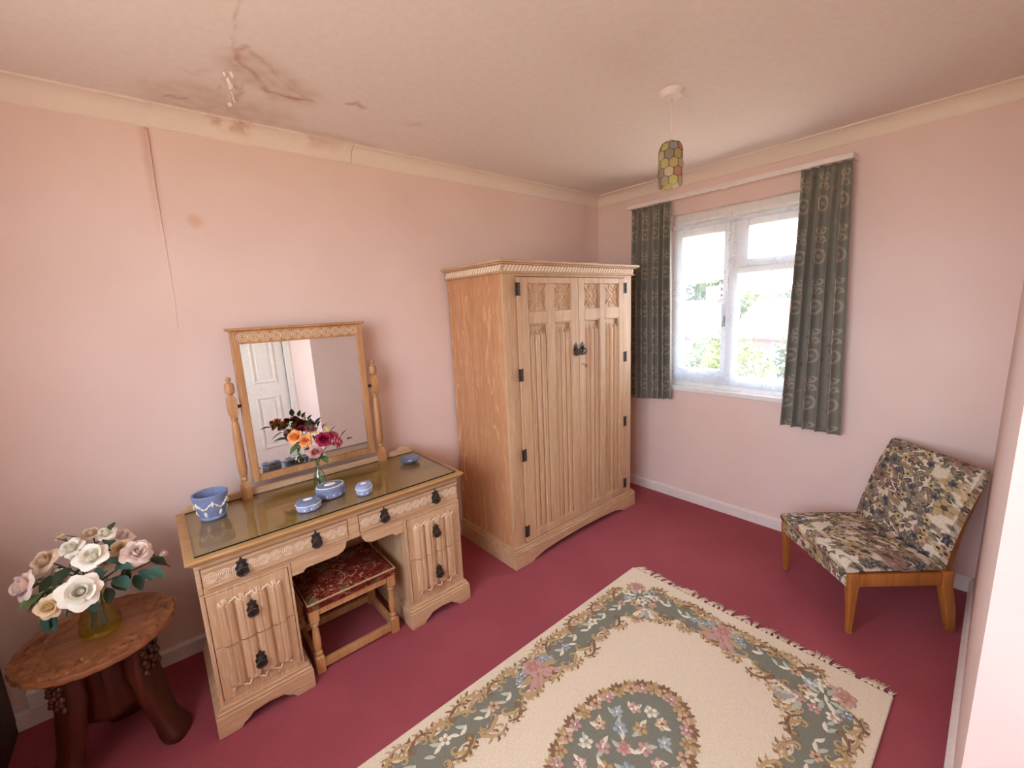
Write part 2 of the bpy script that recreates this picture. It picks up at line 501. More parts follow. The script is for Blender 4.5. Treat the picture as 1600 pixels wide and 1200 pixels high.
# ------------------------------------------------------------------ window_1 (front)
a, b, c, d = WIN
w1 = struct(empty('window_1', ((a + b) / 2, 0.1, c)))
F0, F1 = 0.055, 0.115
def bar(mb, x0, x1, z0, z1, y0=F0, y1=F1): mb.box(x0, x1, y0, y1, z0, z1)
mb = MB(); bar(mb, a, a + 0.04, c, d); bar(mb, b - 0.04, b, c, d); bar(mb, a + 0.04, b - 0.04, d - 0.055, d); bar(mb, a + 0.04, b - 0.04, c, c + 0.045); bar(mb, 1.045, 1.095, c + 0.045, d - 0.055)
mb.build('window_frame', M_WHITE, w1, bevel=0.004)
def sash(x0, x1, z0, z1, px0, px1, pz0, pz1, dy=-0.012):
    mb = MB(); y0, y1 = F0 + dy, F1 - 0.01
    mb.box(x0, px0, y0, y1, z0, z1).box(px1, x1, y0, y1, z0, z1).box(px0, px1, y0, y1, z0, pz0).box(px0, px1, y0, y1, pz1, z1)
    s = mb.build('sash', M_WHITE, w1, bevel=0.004)
    MB().box(px0 - 0.005, px1 + 0.005, 0.085, 0.089, pz0 - 0.005, pz1 + 0.005).build('pane', M_PANE, s)
    return s
s1 = sash(a + 0.03, 1.055, c + 0.035, d - 0.045, 0.725, 1.018, 1.022, 1.96)
sash(1.085, b - 0.03, 1.715, d - 0.045, 1.172, 1.475, 1.767, 1.972)
sash(1.085, b - 0.03, c + 0.035, 1.725, 1.115, 1.50, 0.985, 1.68)
M_IRON = plain('dark_metal', (66, 54, 46), 0.5, 0.2, 80, metal=0.4)
MB().tube([(1.036, 0.043, 1.36), (1.036, 0.026, 1.37), (1.034, 0.024, 1.42), (1.030, 0.026, 1.48)], 0.006, 8).box(1.026, 1.046, 0.036, 0.044, 1.33, 1.40).build('window_catch', plain('steel', (150, 150, 150), 0.3, metal=0.9), s1, smooth=False)
MB().box(a - 0.02, b + 0.02, -0.022, F0 + 0.01, c - 0.03, c + 0.004).build('window_sill', M_WHITE, w1, bevel=0.006)
MB().box(a - 0.1, b + 0.1, 0.11, T + 0.08, c - 0.04, c - 0.005).build('outer_sill', M_RENDER, w1)
# ------------------------------------------------------------------ window_2 (behind the camera)
a, b, c, d = BWIN
w2 = struct(empty('window_2', ((a + b) / 2, YB, c)))
mb = MB(); y0, y1 = YB - 0.15, YB - 0.09
mb.box(a, a + 0.05, y0, y1, c, d).box(b - 0.05, b, y0, y1, c, d).box(a + .05, b - .05, y0, y1, c, c + 0.05).box(a + .05, b - .05, y0, y1, d - 0.05, d)
for xm in ((a * 2 + b) / 3, (a + 2 * b) / 3): mb.box(xm - 0.03, xm + 0.03, y0, y1, c + .05, d - .05)
mb.build('window_frame', M_WHITE, w2, bevel=0.004)
for k in range(3): MB().box(a + (b - a) * k / 3 + .02, a + (b - a) * (k + 1) / 3 - .02, YB - 0.125, YB - 0.121, c + .03, d - .03).build('pane', M_PANE, w2)
MB().box(a - 0.03, b + 0.03, y1 - .01, YB + 0.04, c - 0.03, c + 0.004).build('window_sill', M_WHITE, w2, bevel=0.006)
# ------------------------------------------------------------------ door_1 (seen in the mirror)
d1 = struct(empty('door_1', (XD, (DY0 + DY1) / 2, 0)))
dx = XD + 0.03
MB().box(dx, dx + 0.035, DY0 + .004, DY1 - .004, 0.006, DZ - .004).build('door_leaf', M_DOOR, d1)
def door_panel(y0, y1, z0, z1):
    mb = MB(); w = 0.022                                   # raised ovolo moulding round a fielded panel
    for (p, q, r, s) in ((y0, y1, z0, z0 + w), (y0, y1, z1 - w, z1), (y0, y0 + w, z0 + w, z1 - w), (y1 - w, y1, z0 + w, z1 - w)):
        mb.box(dx - 0.010, dx, p, q, r, s)
    mb.box(dx - 0.006, dx, y0 + 0.05, y1 - 0.05, z0 + 0.05, z1 - 0.05)
    mb.build('door_panel', M_DOOR, d1, bevel=0.006)
ym = (DY0 + DY1) / 2
for (z0, z1) in ((0.22, 0.80), (0.95, 1.53), (1.64, 1.86)):
    door_panel(DY0 + 0.10, ym - 0.05, z0, z1); door_panel(ym + 0.05, DY1 - 0.10, z0, z1)
MB().lathe([(0.001, 0), (0.022, 0.002), (0.026, 0.018), (0.018, 0.034), (0.010, 0.04), (0.010, 0.065)], (dx - 0.062, DY0 + 0.06, 0.98), 16, ax='x').build('door_knob', M_IRON, d1, smooth=True)
mb = MB(); mb.box(XD - 0.016, XD + 0.03, DY1, YE - 0.002, 0, DZ + .06).box(XD - 0.016, XD + 0.03, DY0 - .06, DY0, 0, DZ + .06).box(XD - 0.016, XD + 0.03, DY0, DY1, DZ, DZ + .06)
mb.build('architrave', M_DOOR, d1, bevel=0.005)

# ------------------------------------------------------------------ timber
W_Z = wood('limed_oak_upright', (174, 132, 96), (198, 158, 120), (211, 175, 139), 'z', 0.35)
W_Y = wood('limed_oak_lengthwise', (174, 132, 96), (198, 158, 120), (211, 175, 139), 'y', 0.35)
W_X = wood('limed_oak_crosswise', (164, 116, 82), (196, 150, 114), (214, 172, 138), 'x', 0.45)
W_SIDE = wood('oak_veneer_side', (178, 122, 80), (194, 138, 96), (206, 154, 112), 'z', 0.28, fig=True)
W_TOP = wood('oak_table_top', (160, 116, 66), (182, 138, 86), (196, 154, 102), 'y', 0.15, 0.5)
W_STOOL = wood('stool_oak', (160, 108, 64), (188, 134, 86), (204, 154, 106), 'z', 0.2)
LIME = plain('lime_rubbed_carving', (238, 219, 196), 0.7, 0.05, 60)

def frame_board(mb, y0, y1, z0, z1, x0, x1): mb.box(x0, x1, y0, y1, z0, z1)

def linen(y0, y1, z0, z1, x, amp, folds, e0, e1, nu=64, nv=26, bead=True):
    """heightfield of a linenfold panel facing +x; folds die out in scallops at each end"""
    def h(u, v):
        t = (u * folds) % 1.0
        p = 0.55 + 0.45 * math.sin(PI * t) - 0.55 * math.exp(-((min(t, 1 - t)) / 0.07) ** 2) - 0.28 * math.exp(-((t - 0.5) / 0.05) ** 2)
        if bead: p += 0.25 * math.exp(-((u - 0.5) / 0.02) ** 2)
        p *= sstep(0, 0.02, u) * sstep(1, 0.98, u)
        sc = 0.5 + 0.5 * math.cos(2 * PI * folds * u)
        k = 1.0
        if e0: k *= sstep(e0 * (0.45 + 0.5 * sc), e0 * (0.45 + 0.5 * sc) + 0.012, v)
        if e1: k *= sstep(e1 * (0.45 + 0.5 * sc), e1 * (0.45 + 0.5 * sc) + 0.012, 1 - v)
        return amp * p * k
    mb = MB()
    mb.grid(nu, nv, lambda u, v: (x + h(u, v), lerp(y0, y1, u), lerp(z0, z1, v)))
    return mb

def fold_edge(y0, y1, zb, depth, x, folds, r=0.0024):
    """limed bead that follows the scalloped end of the folds"""
    n = folds * 10; pts = []
    for i in range(n + 1):
        u = 0.03 + 0.94 * i / n
        pts.append((x + 0.001, lerp(y0, y1, u), zb + depth * (0.5 + 0.5 * math.cos(2 * PI * folds * u)) + 0.2 * depth * math.sin(6 * PI * folds * u)))
    return MB().tube(pts, r, 6)

# drop handle: shaped back plate, boss and ring (facing +x)
def handle_meshes():
    pl = MB()
    out = [(0, 0.042), (0.006, 0.030), (0.016, 0.026), (0.013, 0.014), (0.020, 0.004), (0.016, -0.012), (0.020, -0.022), (0.009, -0.027), (0, -0.034)]
    poly = out + [(-a, b) for a, b in reversed(out[1:-1])]
    pl.prism_x(poly, 0, 0.003)
    plate = pl.mesh('back_plate', M_IRON)
    rg = MB(); rg.lathe([(0.0, 0.002), (0.011, 0.003), (0.010, 0.010), (0.0, 0.014)], (0, 0, 0.008), 10, ax='x', cap=False)
    rg.tube([(0.012 + 0.004 * math.sin(a / 2), 0.0165 * math.sin(a), -0.008 - 0.0165 * math.cos(a) - 0.002) for a in [2 * PI * k / 18 for k in range(18)]], 0.0036, 6, closed=True)
    ring = rg.mesh('ring_pull', M_IRON, True)
    return plate, ring
H_PLATE, H_RING = handle_meshes()
def handle_mesh():
    """plate and ring as one mesh, for handles that are sub-parts"""
    mb = MB()
    for me_ in (H_PLATE, H_RING):
        mb.add([v.co for v in me_.vertices], [tuple(p.vertices) for p in me_.polygons])
    return mb.mesh('handle', M_IRON)
H_ALL = handle_mesh()
def handle(parent, y, z, x, s=1.0, sx=1.0):
    return inst(H_ALL, 'handle', parent, (x, y, z), scale=(s * sx, s, s))

# ------------------------------------------------------------------ wardrobe
wd = empty('wardrobe', (0.30, -0.94, 0), 'tall limed oak wardrobe with two linenfold doors beside the window', 'wardrobe')
mb = MB(); mb.box(0.02, 0.545, -1.52, -0.355, 0.10, 1.715)
o = mb.build('body', [W_SIDE], wd, bevel=0.003)
mb = MB(); mb.box(0.545, 0.562, -1.523, -1.430, 0.10, 1.715).box(0.545, 0.562, -0.440, -0.352, 0.10, 1.715).box(0.545, 0.562, -1.43, -0.44, 1.69, 1.715)
mb.build('front_frame', W_Z, wd, bevel=0.003)
mb = MB()
arch = [(-1.545, 0), (-1.40, 0), (-1.385, 0.012), (-1.35, 0.020), (-1.30, 0.034), (-1.15, 0.044), (-0.94, 0.049), (-0.75, 0.044), (-0.58, 0.034), (-0.53, 0.020), (-0.50, 0.012), (-0.485, 0), (-0.335, 0), (-0.335, 0.10), (-1.545, 0.10)]
mb.prism_x(arch, 0.572, 0.594)
mb.box(0.02, 0.572, -1.545, -1.523, 0.0, 0.10).box(0.02, 0.572, -0.357, -0.335, 0.0, 0.10)
mb.prism_z([(0.02, -1.541), (0.590, -1.541), (0.590, -0.339), (0.02, -0.339)], 0.10, 0.112)
mb.prism_z([(0.02, -1.533), (0.580, -1.533), (0.580, -0.347), (0.02, -0.347)], 0.112, 0.124)
mb.build('plinth', W_Y, wd, bevel=0.004)
mb = MB(); mb.box(0.02, 0.574, -1.534, -0.344, 1.712, 1.752)
mb.box(0.02, 0.581, -1.541, -0.337, 1.706, 1.714)
mb.box(0.02, 0.592, -1.551, -0.328, 1.752, 1.760).box(0.02, 0.606, -1.562, -0.316, 1.760, 1.774)
cor = mb.build('cornice', W_Y, wd, bevel=0.003)
mb = MB()                                                    # carved running leaves on the frieze
n = 46
for i in range(n):
    y = -1.520 + (i + 0.5) * (1.165 / n); w = 1.165 / n
    mb.prism_x([(y - w * 0.75, 1.718), (y - w * 0.1, 1.717), (y + w * 0.75, 1.748), (y + w * 0.15, 1.749)], 0.573, 0.5775)
for i in range(22):
    w = 0.53 / 22; x = 0.035 + (i + 0.5) * w
    mb.prism_y([(x - w * 0.75, 1.718), (x - w * 0.1, 1.717), (x + w * 0.75, 1.748), (x + w * 0.15, 1.749)], -1.5375, -1.533)
mb.build('carved_frieze', LIME, cor, bevel=0.0015)['label'] = 'pale carved leaf band'

# hinge plate: scrolled black butterfly
mb = MB()
for s in (-1, 1):
    mb.box(0, 0.004, s * 0.004 - 0.004 if s < 0 else 0.0, s * 0.004 + 0.004 if s > 0 else 0.0, -0.036, 0.036)
    for z in (-0.034, -0.012, 0.012, 0.034):
        mb.lathe([(0.0001, 0.0), (0.0085, 0.0), (0.0085, 0.0035), (0.0001, 0.0045)], (0, s * 0.013, z), 10, ax='x')
    mb.box(0, 0.003, min(s * 0.002, s * 0.018), max(s * 0.002, s * 0.018), -0.026, 0.026)
mb.lathe([(0.005, -0.04), (0.005, 0.04)], (0.003, 0, 0), 8)
for k_ in range(len(mb.v)): mb.v[k_] = (mb.v[k_][0], mb.v[k_][1] * 0.85, mb.v[k_][2] * 0.85)
H_HINGE = mb.mesh('hinge', M_IRON)

def rosette(y0, y1, z0, z1, x):
    """carved square: diagonal ribs, a boss in the middle and four round buds"""
    def f(u, v):
        a, b = (u - 0.5) * 2, (v - 0.5) * 2
        h = 0
        for k in (-1, 1):
            h = max(h, 0.9 * math.exp(-((a - k * b) / 0.13) ** 2) * (0.45 + 0.55 * sstep(0.15, 0.5, math.hypot(a, b))))
        h = max(h, 0.9 * math.exp(-(math.hypot(a, b) / 0.2) ** 2))
        for (p, q) in ((0, 0.66), (0, -0.66), (0.66, 0), (-0.66, 0)):
            r = math.hypot(a - p, b - q)
            h = max(h, 0.75 * math.exp(-((r - 0.22) / 0.07) ** 2), 0.6 * math.exp(-(r / 0.09) ** 2))
        e = min(1 - abs(a), 1 - abs(b))
        return 0.010 * h * sstep(0, 0.1, e) + (0.004 if e < 0.05 else 0)
    mb = MB(); mb.grid(34, 34, lambda u, v: (x + f(u, v), lerp(y0, y1, u), lerp(z0, z1, v)))
    return mb
for (name_y, ys, hy) in (('left', (-1.428, -1.352, -1.205, -1.142, -0.997, -0.932), -1.428), ('right', (-0.928, -0.871, -0.718, -0.662, -0.510, -0.442), -0.442)):
    mb = MB(); x0, x1 = 0.547, 0.574
    a, b, c, d, e, f = ys; ZB, ZT = 0.127, 1.687
    mb.box(x0, x1, a, b, ZB, ZT).box(x0, x1, c, d, 0.18, 1.652).box(x0, x1, e, f, ZB, ZT)
    for (z0, z1) in ((1.652, ZT), (ZB, 0.18)): mb.box(x0, x1, b, e, z0, z1)
    for (p, q) in ((b, c), (d, e)): mb.box(x0, x1 - 0.0005, p, q, 1.428, 1.497)
    mb.box(x0 - 0.001, x0 + 0.006, b, e, 0.18, 1.652)
    door = mb.build('door', W_Z, wd, bevel=0.003)
    door['label'] = name_y + ' hand door with linenfold panels'
    for (p, q) in ((b, c), (d, e)):
        rosette(p, q, 1.497, 1.652, 0.556).build('carved_square', W_Z, door, smooth=True)
        linen(p + 0.006, q - 0.006, 0.187, 1.42, 0.552, 0.021, 3, 0.0, 0.05, 60, 40).build('linenfold_panel', W_Z, door, smooth=True)
        mb = MB(); w = 0.007                                 # small bead round the panel
        mb.box(0.560, 0.5715, p, p + w, 0.18, 1.428).box(0.560, 0.5715, q - w, q, 0.18, 1.428).box(0.560, 0.5715, p + w, q - w, 0.18, 0.18 + w).box(0.560, 0.5715, p + w, q - w, 1.428 - w, 1.428)
        mb.build('panel_bead', W_Z, door, bevel=0.003)
        fold_edge(p + 0.012, q - 0.012, 1.365, 0.03, 0.567, 3, 0.0016).build('carved_edge', W_Z, door, smooth=True)
    for z in (1.622, 1.149, 0.678, 0.202): inst(H_HINGE, 'hinge', door, (0.5745, hy, z))
    yh = -0.962 if name_y == 'left' else -0.902
    handle(door, yh, 1.245, 0.5745, 1.15)
mb = MB(); mb.lathe([(0.002, 0), (0.002, 0.03)], (0.574, -0.905, 1.15), 8, ax='x')
mb.tube([(0.607, -0.905 + 0.008 * math.sin(t), 1.15 - 0.009 + 0.009 * math.cos(t)) for t in [2 * PI * k / 14 for k in range(14)]], 0.0018, 6, closed=True)
setp(mb.build('key', M_IRON), label='small dark key in the lock of the wardrobe door', category='key')

# ------------------------------------------------------------------ dressing table
dt = empty('dressing_table', (0.35, -2.44, 0), 'limed oak kneehole dressing table with swing mirror and carved drawers', 'dressing table')
mb = MB(); mb.box(0.105, 0.606, -3.000, -1.884, 0.700, 0.714)
mb.box(0.100, 0.614, -3.008, -1.876, 0.708, 0.720).box(0.11, 0.594, -2.992, -1.892, 0.690, 0.702)
mb.build('table_top', W_TOP, dt, bevel=0.004)
mb = MB(); mb.box(0.115, 0.575, -2.985, -1.895, 0.668, 0.692).box(0.115, 0.572, -2.985, -2.970, 0.57, 0.668).box(0.115, 0.572, -1.902, -1.895, 0.57, 0.668)
mb.box(0.115, 0.578, -2.456, -2.407, 0.57, 0.668).box(0.115, 0.572, -2.970, -1.902, 0.566, 0.588)
mb.build('drawer_case', W_Y, dt, bevel=0.003)
for (side, y0, y1, p0, p1) in (('left', -2.985, -2.690, -3.005, -2.665), ('right', -2.200, -1.895, -2.220, -1.874)):
    mb = MB(); mb.box(0.115, 0.56, y0, y1, 0.10, 0.57)
    mb.box(0.56, 0.574, y0, y0 + 0.014, 0.10, 0.566).box(0.56, 0.574, y1 - 0.010, y1, 0.10, 0.566).box(0.56, 0.574, y0 + .014, y1 - .01, 0.10, 0.127).box(0.56, 0.574, y0 + .014, y1 - .01, 0.556, 0.566)
    mb.build('pedestal', W_Z, dt, bevel=0.002)
    f0, f1 = p0 + 0.072, p1 - 0.072
    arch = [(p0, 0), (f0, 0), (f0 + 0.012, 0.016), (f0 + 0.03, 0.026), (f0 + 0.045, 0.040), ((p0 + p1) / 2, 0.046), (f1 - 0.045, 0.040), (f1 - 0.03, 0.026), (f1 - 0.012, 0.016), (f1, 0), (p1, 0), (p1, 0.085), (p0, 0.085)]
    mb = MB(); mb.prism_x(arch, 0.578, 0.600).box(0.115, 0.578, p0, p0 + 0.018, 0, 0.085).box(0.115, 0.578, p1 - 0.018, p1, 0, 0.085)
    mb.box(0.115, 0.596, p0 + 0.004, p1 - 0.004, 0.085, 0.096).box(0.115, 0.586, p0 + 0.012, p1 - 0.010, 0.096, 0.108)
    mb.build('plinth', W_Y, dt, bevel=0.004)
    g0, g1 = y0 + 0.016, y1 - 0.012
    for (top, z0, z1) in ((True, 0.346, 0.555), (False, 0.128, 0.343)):
        mb = MB(); mb.box(0.40, 0.577, g0, g1, z0, z1)
        dr = mb.build('drawer', W_Z, dt, bevel=0.002)
        mar = 0.026
        l0, l1 = (z0, z1 - 0.022) if top else (z0 + 0.022, z1)
        linen(g0 + mar, g1 - mar, l0, l1, 0.5772, 0.016, 4, 0.0 if top else 0.13, 0.13 if top else 0.0).build('linenfold_carving', W_Z, dr, smooth=True)
        if top: fold_edge(g0 + mar, g1 - mar, l1 - 0.03, 0.022, 0.588, 4).build('carved_edge', LIME, dr, smooth=True)
        else: fold_edge(g0 + mar, g1 - mar, l0 + 0.03, -0.022, 0.588, 4).build('carved_edge', LIME, dr, smooth=True)
        handle(dr, (-2.838 if side == 'left' else -2.045), (0.456 if top else 0.236), 0.592)
# carved guilloche disc: three concentric rings
mb = MB()
for r in (0.0185, 0.0125, 0.0065):
    mb.tube([(0.0012, r * math.cos(t), r * math.sin(t)) for t in [2 * PI * k / 20 for k in range(20)]], 0.0012, 5, closed=True)
H_RINGS = mb.mesh('carved_ring', LIME, True)
for (y0, y1, hs) in ((-2.968, -2.458, (-2.848, -2.586)), (-2.405, -1.904, (-2.294, -2.030))):
    mb = MB(); mb.box(0.40, 0.582, y0, y1, 0.590, 0.666)
    mb.box(0.582, 0.587, y0, y1, 0.657, 0.666).box(0.582, 0.587, y0, y1, 0.590, 0.597).box(0.582, 0.585, y0, y1, 0.601, 0.604).box(0.582, 0.585, y0, y1, 0.650, 0.653)
    dr = mb.build('drawer', W_Y, dt, bevel=0.002)
    n = 12; st = (y1 - y0 - 0.05) / (n - 1)
    for k in range(n): inst(H_RINGS, 'carved_ring', dr, (0.582, y0 + 0.025 + st * k, 0.627))
    for y in hs: handle(dr, y, 0.628, 0.584, 1.05)
mb = MB()
for s, yc_, yo in ((1, -2.690, -2.463), (-1, -2.200, -2.400)):
    pts = [(0, 0.57), (0, 0.503), (0.045, 0.503), (0.052, 0.513), (0.062, 0.517), (abs(yo - yc_) - 0.045, 0.517), (abs(yo - yc_) - 0.018, 0.527), (abs(yo - yc_) - 0.006, 0.545), (abs(yo - yc_), 0.57)]
    mb.prism_x([(yc_ + s * p, z) for p, z in pts], 0.550, 0.570)
mb.build('apron', W_Y, dt, bevel=0.003)
MB().box(0.115, 0.13, -2.690, -2.200, 0.10, 0.57).build('back_panel', W_Z, dt)
MB().prism_x([(-2.985, 0.72), (-2.985, 0.738), (-2.93, 0.752), (-1.99, 0.752), (-1.965, 0.766), (-1.935, 0.758), (-1.912, 0.735), (-1.91, 0.72)], 0.104, 0.130).build('gallery', W_Y, dt, bevel=0.003)
# swing mirror
mx_ = 0.125
mb = MB()
fy0, fy1, fz0, fz1 = -2.715, -2.130, 0.782, 1.478
mb.box(mx_ - 0.016, mx_ + 0.010, fy0, fy0 + 0.032, fz0, fz1).box(mx_ - 0.016, mx_ + 0.010, fy1 - 0.032, fy1, fz0, fz1)
mb.box(mx_ - 0.016, mx_ + 0.010, fy0 + .032, fy1 - .032, fz0, fz0 + 0.030).box(mx_ - 0.016, mx_ + 0.010, fy0 + .032, fy1 - .032, 1.418, fz1)
mb.box(mx_ - 0.020, mx_ + 0.022, fy0 - 0.014, fy1 + 0.014, fz1, fz1 + 0.012)
mb.box(mx_ - 0.016, mx_ - 0.010, fy0 + 0.02, fy1 - 0.02, fz0 + 0.02, 1.45)
mf = mb.build('mirror_frame', W_STOOL, dt, bevel=0.003)
m = M('mirror_silver', (236, 238, 236), 0.015, 1.0)
MB().box(mx_ - 0.008, mx_ - 0.002, fy0 + 0.030, fy1 - 0.030, fz0 + 0.026, 1.42).build('mirror_glass', m.m, mf)
pv = Vector((mx_, 0, 1.148)) - Vector((0.35, 0, 0))          # mirror leans back a touch on its pivots
mf.matrix_local = Matrix.Translation(pv) @ Matrix.Rotation(-0.02, 4, 'Y') @ Matrix.Translation(-pv)
for k in range(12): inst(H_RINGS, 'carved_ring', mf, (mx_ + 0.010, fy0 + 0.046 + k * 0.0448, 1.448), scale=(1, 1.15, 1.05))
prof = [(0.020, 0.0), (0.020, 0.045), (0.011, 0.075)]
post = [(0.010, 0.802), (0.015, 0.808), (0.015, 0.816), (0.011, 0.822), (0.0165, 0.832), (0.019, 0.86), (0.0185, 0.95), (0.0165, 1.04), (0.0135, 1.075), (0.010, 1.082), (0.014, 1.09), (0.014, 1.10)]
bun = [(0.008, 1.198), (0.009, 1.205), (0.018, 1.212), (0.0195, 1.225), (0.0195, 1.243), (0.016, 1.253), (0.006, 1.258), (0.006, 1.264), (0.012, 1.269), (0.010, 1.276), (0.002, 1.283)]
for y in (-2.747, -2.098):
    mb = MB(); mb.prism_z([(0.118, y - 0.020), (0.158, y - 0.020), (0.158, y + 0.020), (0.118, y + 0.020)], 0.720, 0.775)
    mb.add([(0.138 + a * r, y + b * r, z) for r, z in ((0.020, 0.775), (0.011, 0.803)) for a, b in ((-1, -1), (1, -1), (1, 1), (-1, 1))], [(0, 1, 5, 4), (1, 2, 6, 5), (2, 3, 7, 6), (3, 0, 4, 7), (4, 5, 6, 7)])
    mb.lathe(post, (0.138, y, 0), 16)
    mb.add([(0.138 + a * r, y + b * r, z) for r, z in ((0.012, 1.10), (0.018, 1.116), (0.018, 1.182), (0.010, 1.20)) for a, b in ((-1, -1), (1, -1), (1, 1), (-1, 1))], [tuple(4 * q + w for w in ((0, 1, 5, 4), (1, 2, 6, 5), (2, 3, 7, 6), (3, 0, 4, 7))[k]) for q in range(3) for k in range(4)] + [(0, 1, 2, 3), (12, 13, 14, 15)])
    mb.lathe(bun, (0.138, y, 0), 16)
    mb.build('mirror_post', W_STOOL, dt, smooth=True, auto=35)
    s = 1 if y < -2.4 else -1
    MB().lathe([(0.006, 0), (0.006, 0.02)], (0.138, y + (0.014 if s > 0 else -0.034), 1.148), 10, ax='y').lathe([(0.010, 0), (0.010, 0.006)], (0.138, y + (0.018 if s > 0 else -0.024), 1.148), 10, ax='y').build('mirror_pivot', M_IRON, dt)

gl = glass('plate_glass', (0.93, 0.96, 0.90), 0.075)
ge = M('plate_glass_edge', (16, 30, 24), 0.1).m
mb = MB(); mb.box(0.136, 0.586, -2.978, -1.905, 0.7203, 0.7263)
o = mb.build('glass_sheet', [gl, ge])
for p in o.data.polygons: p.material_index = 0 if abs(p.normal.z) > 0.5 else 1
setp(o, label='clear plate glass sheet lying on the dressing table top', category='glass sheet')

# ------------------------------------------------------------------ stool
def tapestry():
    m = M('red_tapestry', (120, 40, 28), 0.95, spec=0.1)
    c = m.warp(m.coord(), 14, 0.06)
    v = m.voro(c, 17); d = E(m.nt, v.outputs['Distance'])
    n, _ = m.noise(m.mapv(m.coord(), (1, 0.35, 1)), 95, 3, 0.6); k, _ = m.noise(m.coord(), 6, 2)
    col = m.mix(n.step(0.4, 0.6), (84, 24, 18), (120, 42, 30))
    ring = ((d * 2.0).mod(0.42) - 0.21).abs().step(0.13, 0.04)
    col = m.mix(ring * n.step(0.45, 0.62) * k.step(0.42, 0.58) * 0.75, col, (186, 156, 116))
    g, _ = m.noise(m.mapv(c, (1, 1, 1), (4, 3, 1)), 14, 3)
    col = m.mix(g.step(0.58, 0.66) * n.step(0.35, 0.5), col, (104, 92, 62))
    return m.base(col).bump(n, 0.5, 0.004).m
M_TAP = tapestry()
st = empty('stool', (0.39, -2.452, 0), 'low oak stool with turned legs and red tapestry seat under the dressing table', 'stool')
SX0, SX1, SY0, SY1 = 0.245, 0.530, -2.625, -2.279
for x in (SX0, SX1):
    for y in (SY0, SY1):
        mb = MB(); q = 0.0185
        mb.prism_z([(x - q, y - q), (x + q, y - q), (x + q, y + q), (x - q, y + q)], 0, 0.072)
        mb.lathe([(0.018, 0.072), (0.012, 0.078), (0.0165, 0.086), (0.0165, 0.094), (0.011, 0.100), (0.0145, 0.112), (0.0165, 0.15), (0.013, 0.205), (0.010, 0.216), (0.016, 0.222), (0.016, 0.232), (0.011, 0.238), (0.017, 0.248)], (x, y, 0), 14)
        mb.prism_z([(x - q, y - q), (x + q, y - q), (x + q, y + q), (x - q, y + q)], 0.246, 0.304)
        mb.build('leg', W_STOOL, st, smooth=True, auto=35)
t = 0.011
for x in (SX0, SX1): MB().box(x - t, x + t, SY0 + .0185, SY1 - .0185, 0.012, 0.048).build('stretcher', W_STOOL, st, bevel=0.003); MB().box(x - t, x + t, SY0 + .0185, SY1 - .0185, 0.268, 0.304).build('rail', W_STOOL, st, bevel=0.003)
for y in (SY0, SY1): MB().box(SX0 + .0185, SX1 - .0185, y - t, y + t, 0.012, 0.048).build('stretcher', W_STOOL, st, bevel=0.003); MB().box(SX0 + .0185, SX1 - .0185, y - t, y + t, 0.268, 0.304).build('rail', W_STOOL, st, bevel=0.003)
def pad(x0, x1, y0, y1, z0, zs, zt, n=18):
    mb = MB()
    def top(u, v):
        e = min(u, 1 - u, v, 1 - v)
        k = 1 - (1 - min(1, e / 0.30)) ** 2.2
        return (lerp(x0, x1, u), lerp(y0, y1, v), zs + (zt - zs) * k)
    mb.grid(n, n, top)
    ring = [(x0, y0), (x1, y0), (x1, y1), (x0, y1)]
    mb.add([(x, y, z) for z in (z0, zs) for x, y in ring], [(0, 1, 5, 4), (1, 2, 6, 5), (2, 3, 7, 6), (3, 0, 4, 7), (3, 2, 1, 0)])
    return mb
pd = pad(SX0 - .022, SX1 + .022, SY0 - .022, SY1 + .022, 0.304, 0.335, 0.372).build('seat_pad', M_TAP, st, smooth=True, auto=50)
M_BRAID = plain('gold_braid', (176, 150, 106), 0.8, 0.25, 200, 0.5)
q = 0.0215
MB().tube([(SX0 - q, SY0 - q, 0.336), (SX1 + q, SY0 - q, 0.336), (SX1 + q, SY1 + q, 0.336), (SX0 - q, SY1 + q, 0.336)], 0.0045, 6, closed=True).build('braid', M_BRAID, pd)

# ------------------------------------------------------------------ carved round table
W_ROSE_LIT = wood('carved_rosewood_lit', (96, 50, 28), (140, 84, 48), (168, 110, 68), 'y', 0.0, 0.4)  # table top toned lighter, light falling on it is in the colour
W_ROSE_SHADED = wood('carved_rosewood_shaded', (46, 17, 9), (76, 31, 16), (94, 44, 26), 'z', 0.0, 0.4)  # same wood darkened, shade on legs and base painted into the colour
TX, TY, TZ, TR = 0.366, -3.272, 0.472, 0.214
rt = empty('round_table', (TX, TY, 0), 'small round dark carved table with scalloped edge holding the white roses', 'table')
def rim(a): return TR * (1 + 0.018 * abs(math.sin(a * 13)) - 0.009)
def top_h(r, a):
    """carved vine and leaf border with an incised ring inside it"""
    h = 0.0
    k = r / TR
    if 0.60 < k < 0.97:
        w = math.sin(a * 13) * 0.06
        vine = math.exp(-((k - 0.79 - w) / 0.028) ** 2)
        leaf = max(0, math.sin(a * 26 + 18 * (k - 0.79))) ** 1.5 * math.exp(-((k - 0.86 + 1.3 * w) / 0.06) ** 2)
        leaf2 = max(0, math.sin(a * 26 - 20 * (k - 0.7) + 2)) ** 1.5 * math.exp(-((k - 0.70 + 1.2 * w) / 0.05) ** 2)
        h = -0.0085 + 0.0085 * max(vine, leaf, leaf2)
        h *= sstep(0.60, 0.63, k) * sstep(0.97, 0.94, k)
    for q in (0.575, 0.36): h -= 0.0022 * math.exp(-((k - q) / 0.012) ** 2)
    if k < 0.34: h -= 0.0016 * (0.5 + 0.5 * math.cos(a * 8)) * sstep(0.34, 0.2, k) * sstep(0.02, 0.12, k)
    return h
mb = MB(); NA = 208
rs = [0.004 + (0.985 - 0.004) * i / 34 for i in range(35)]
vs_ = []
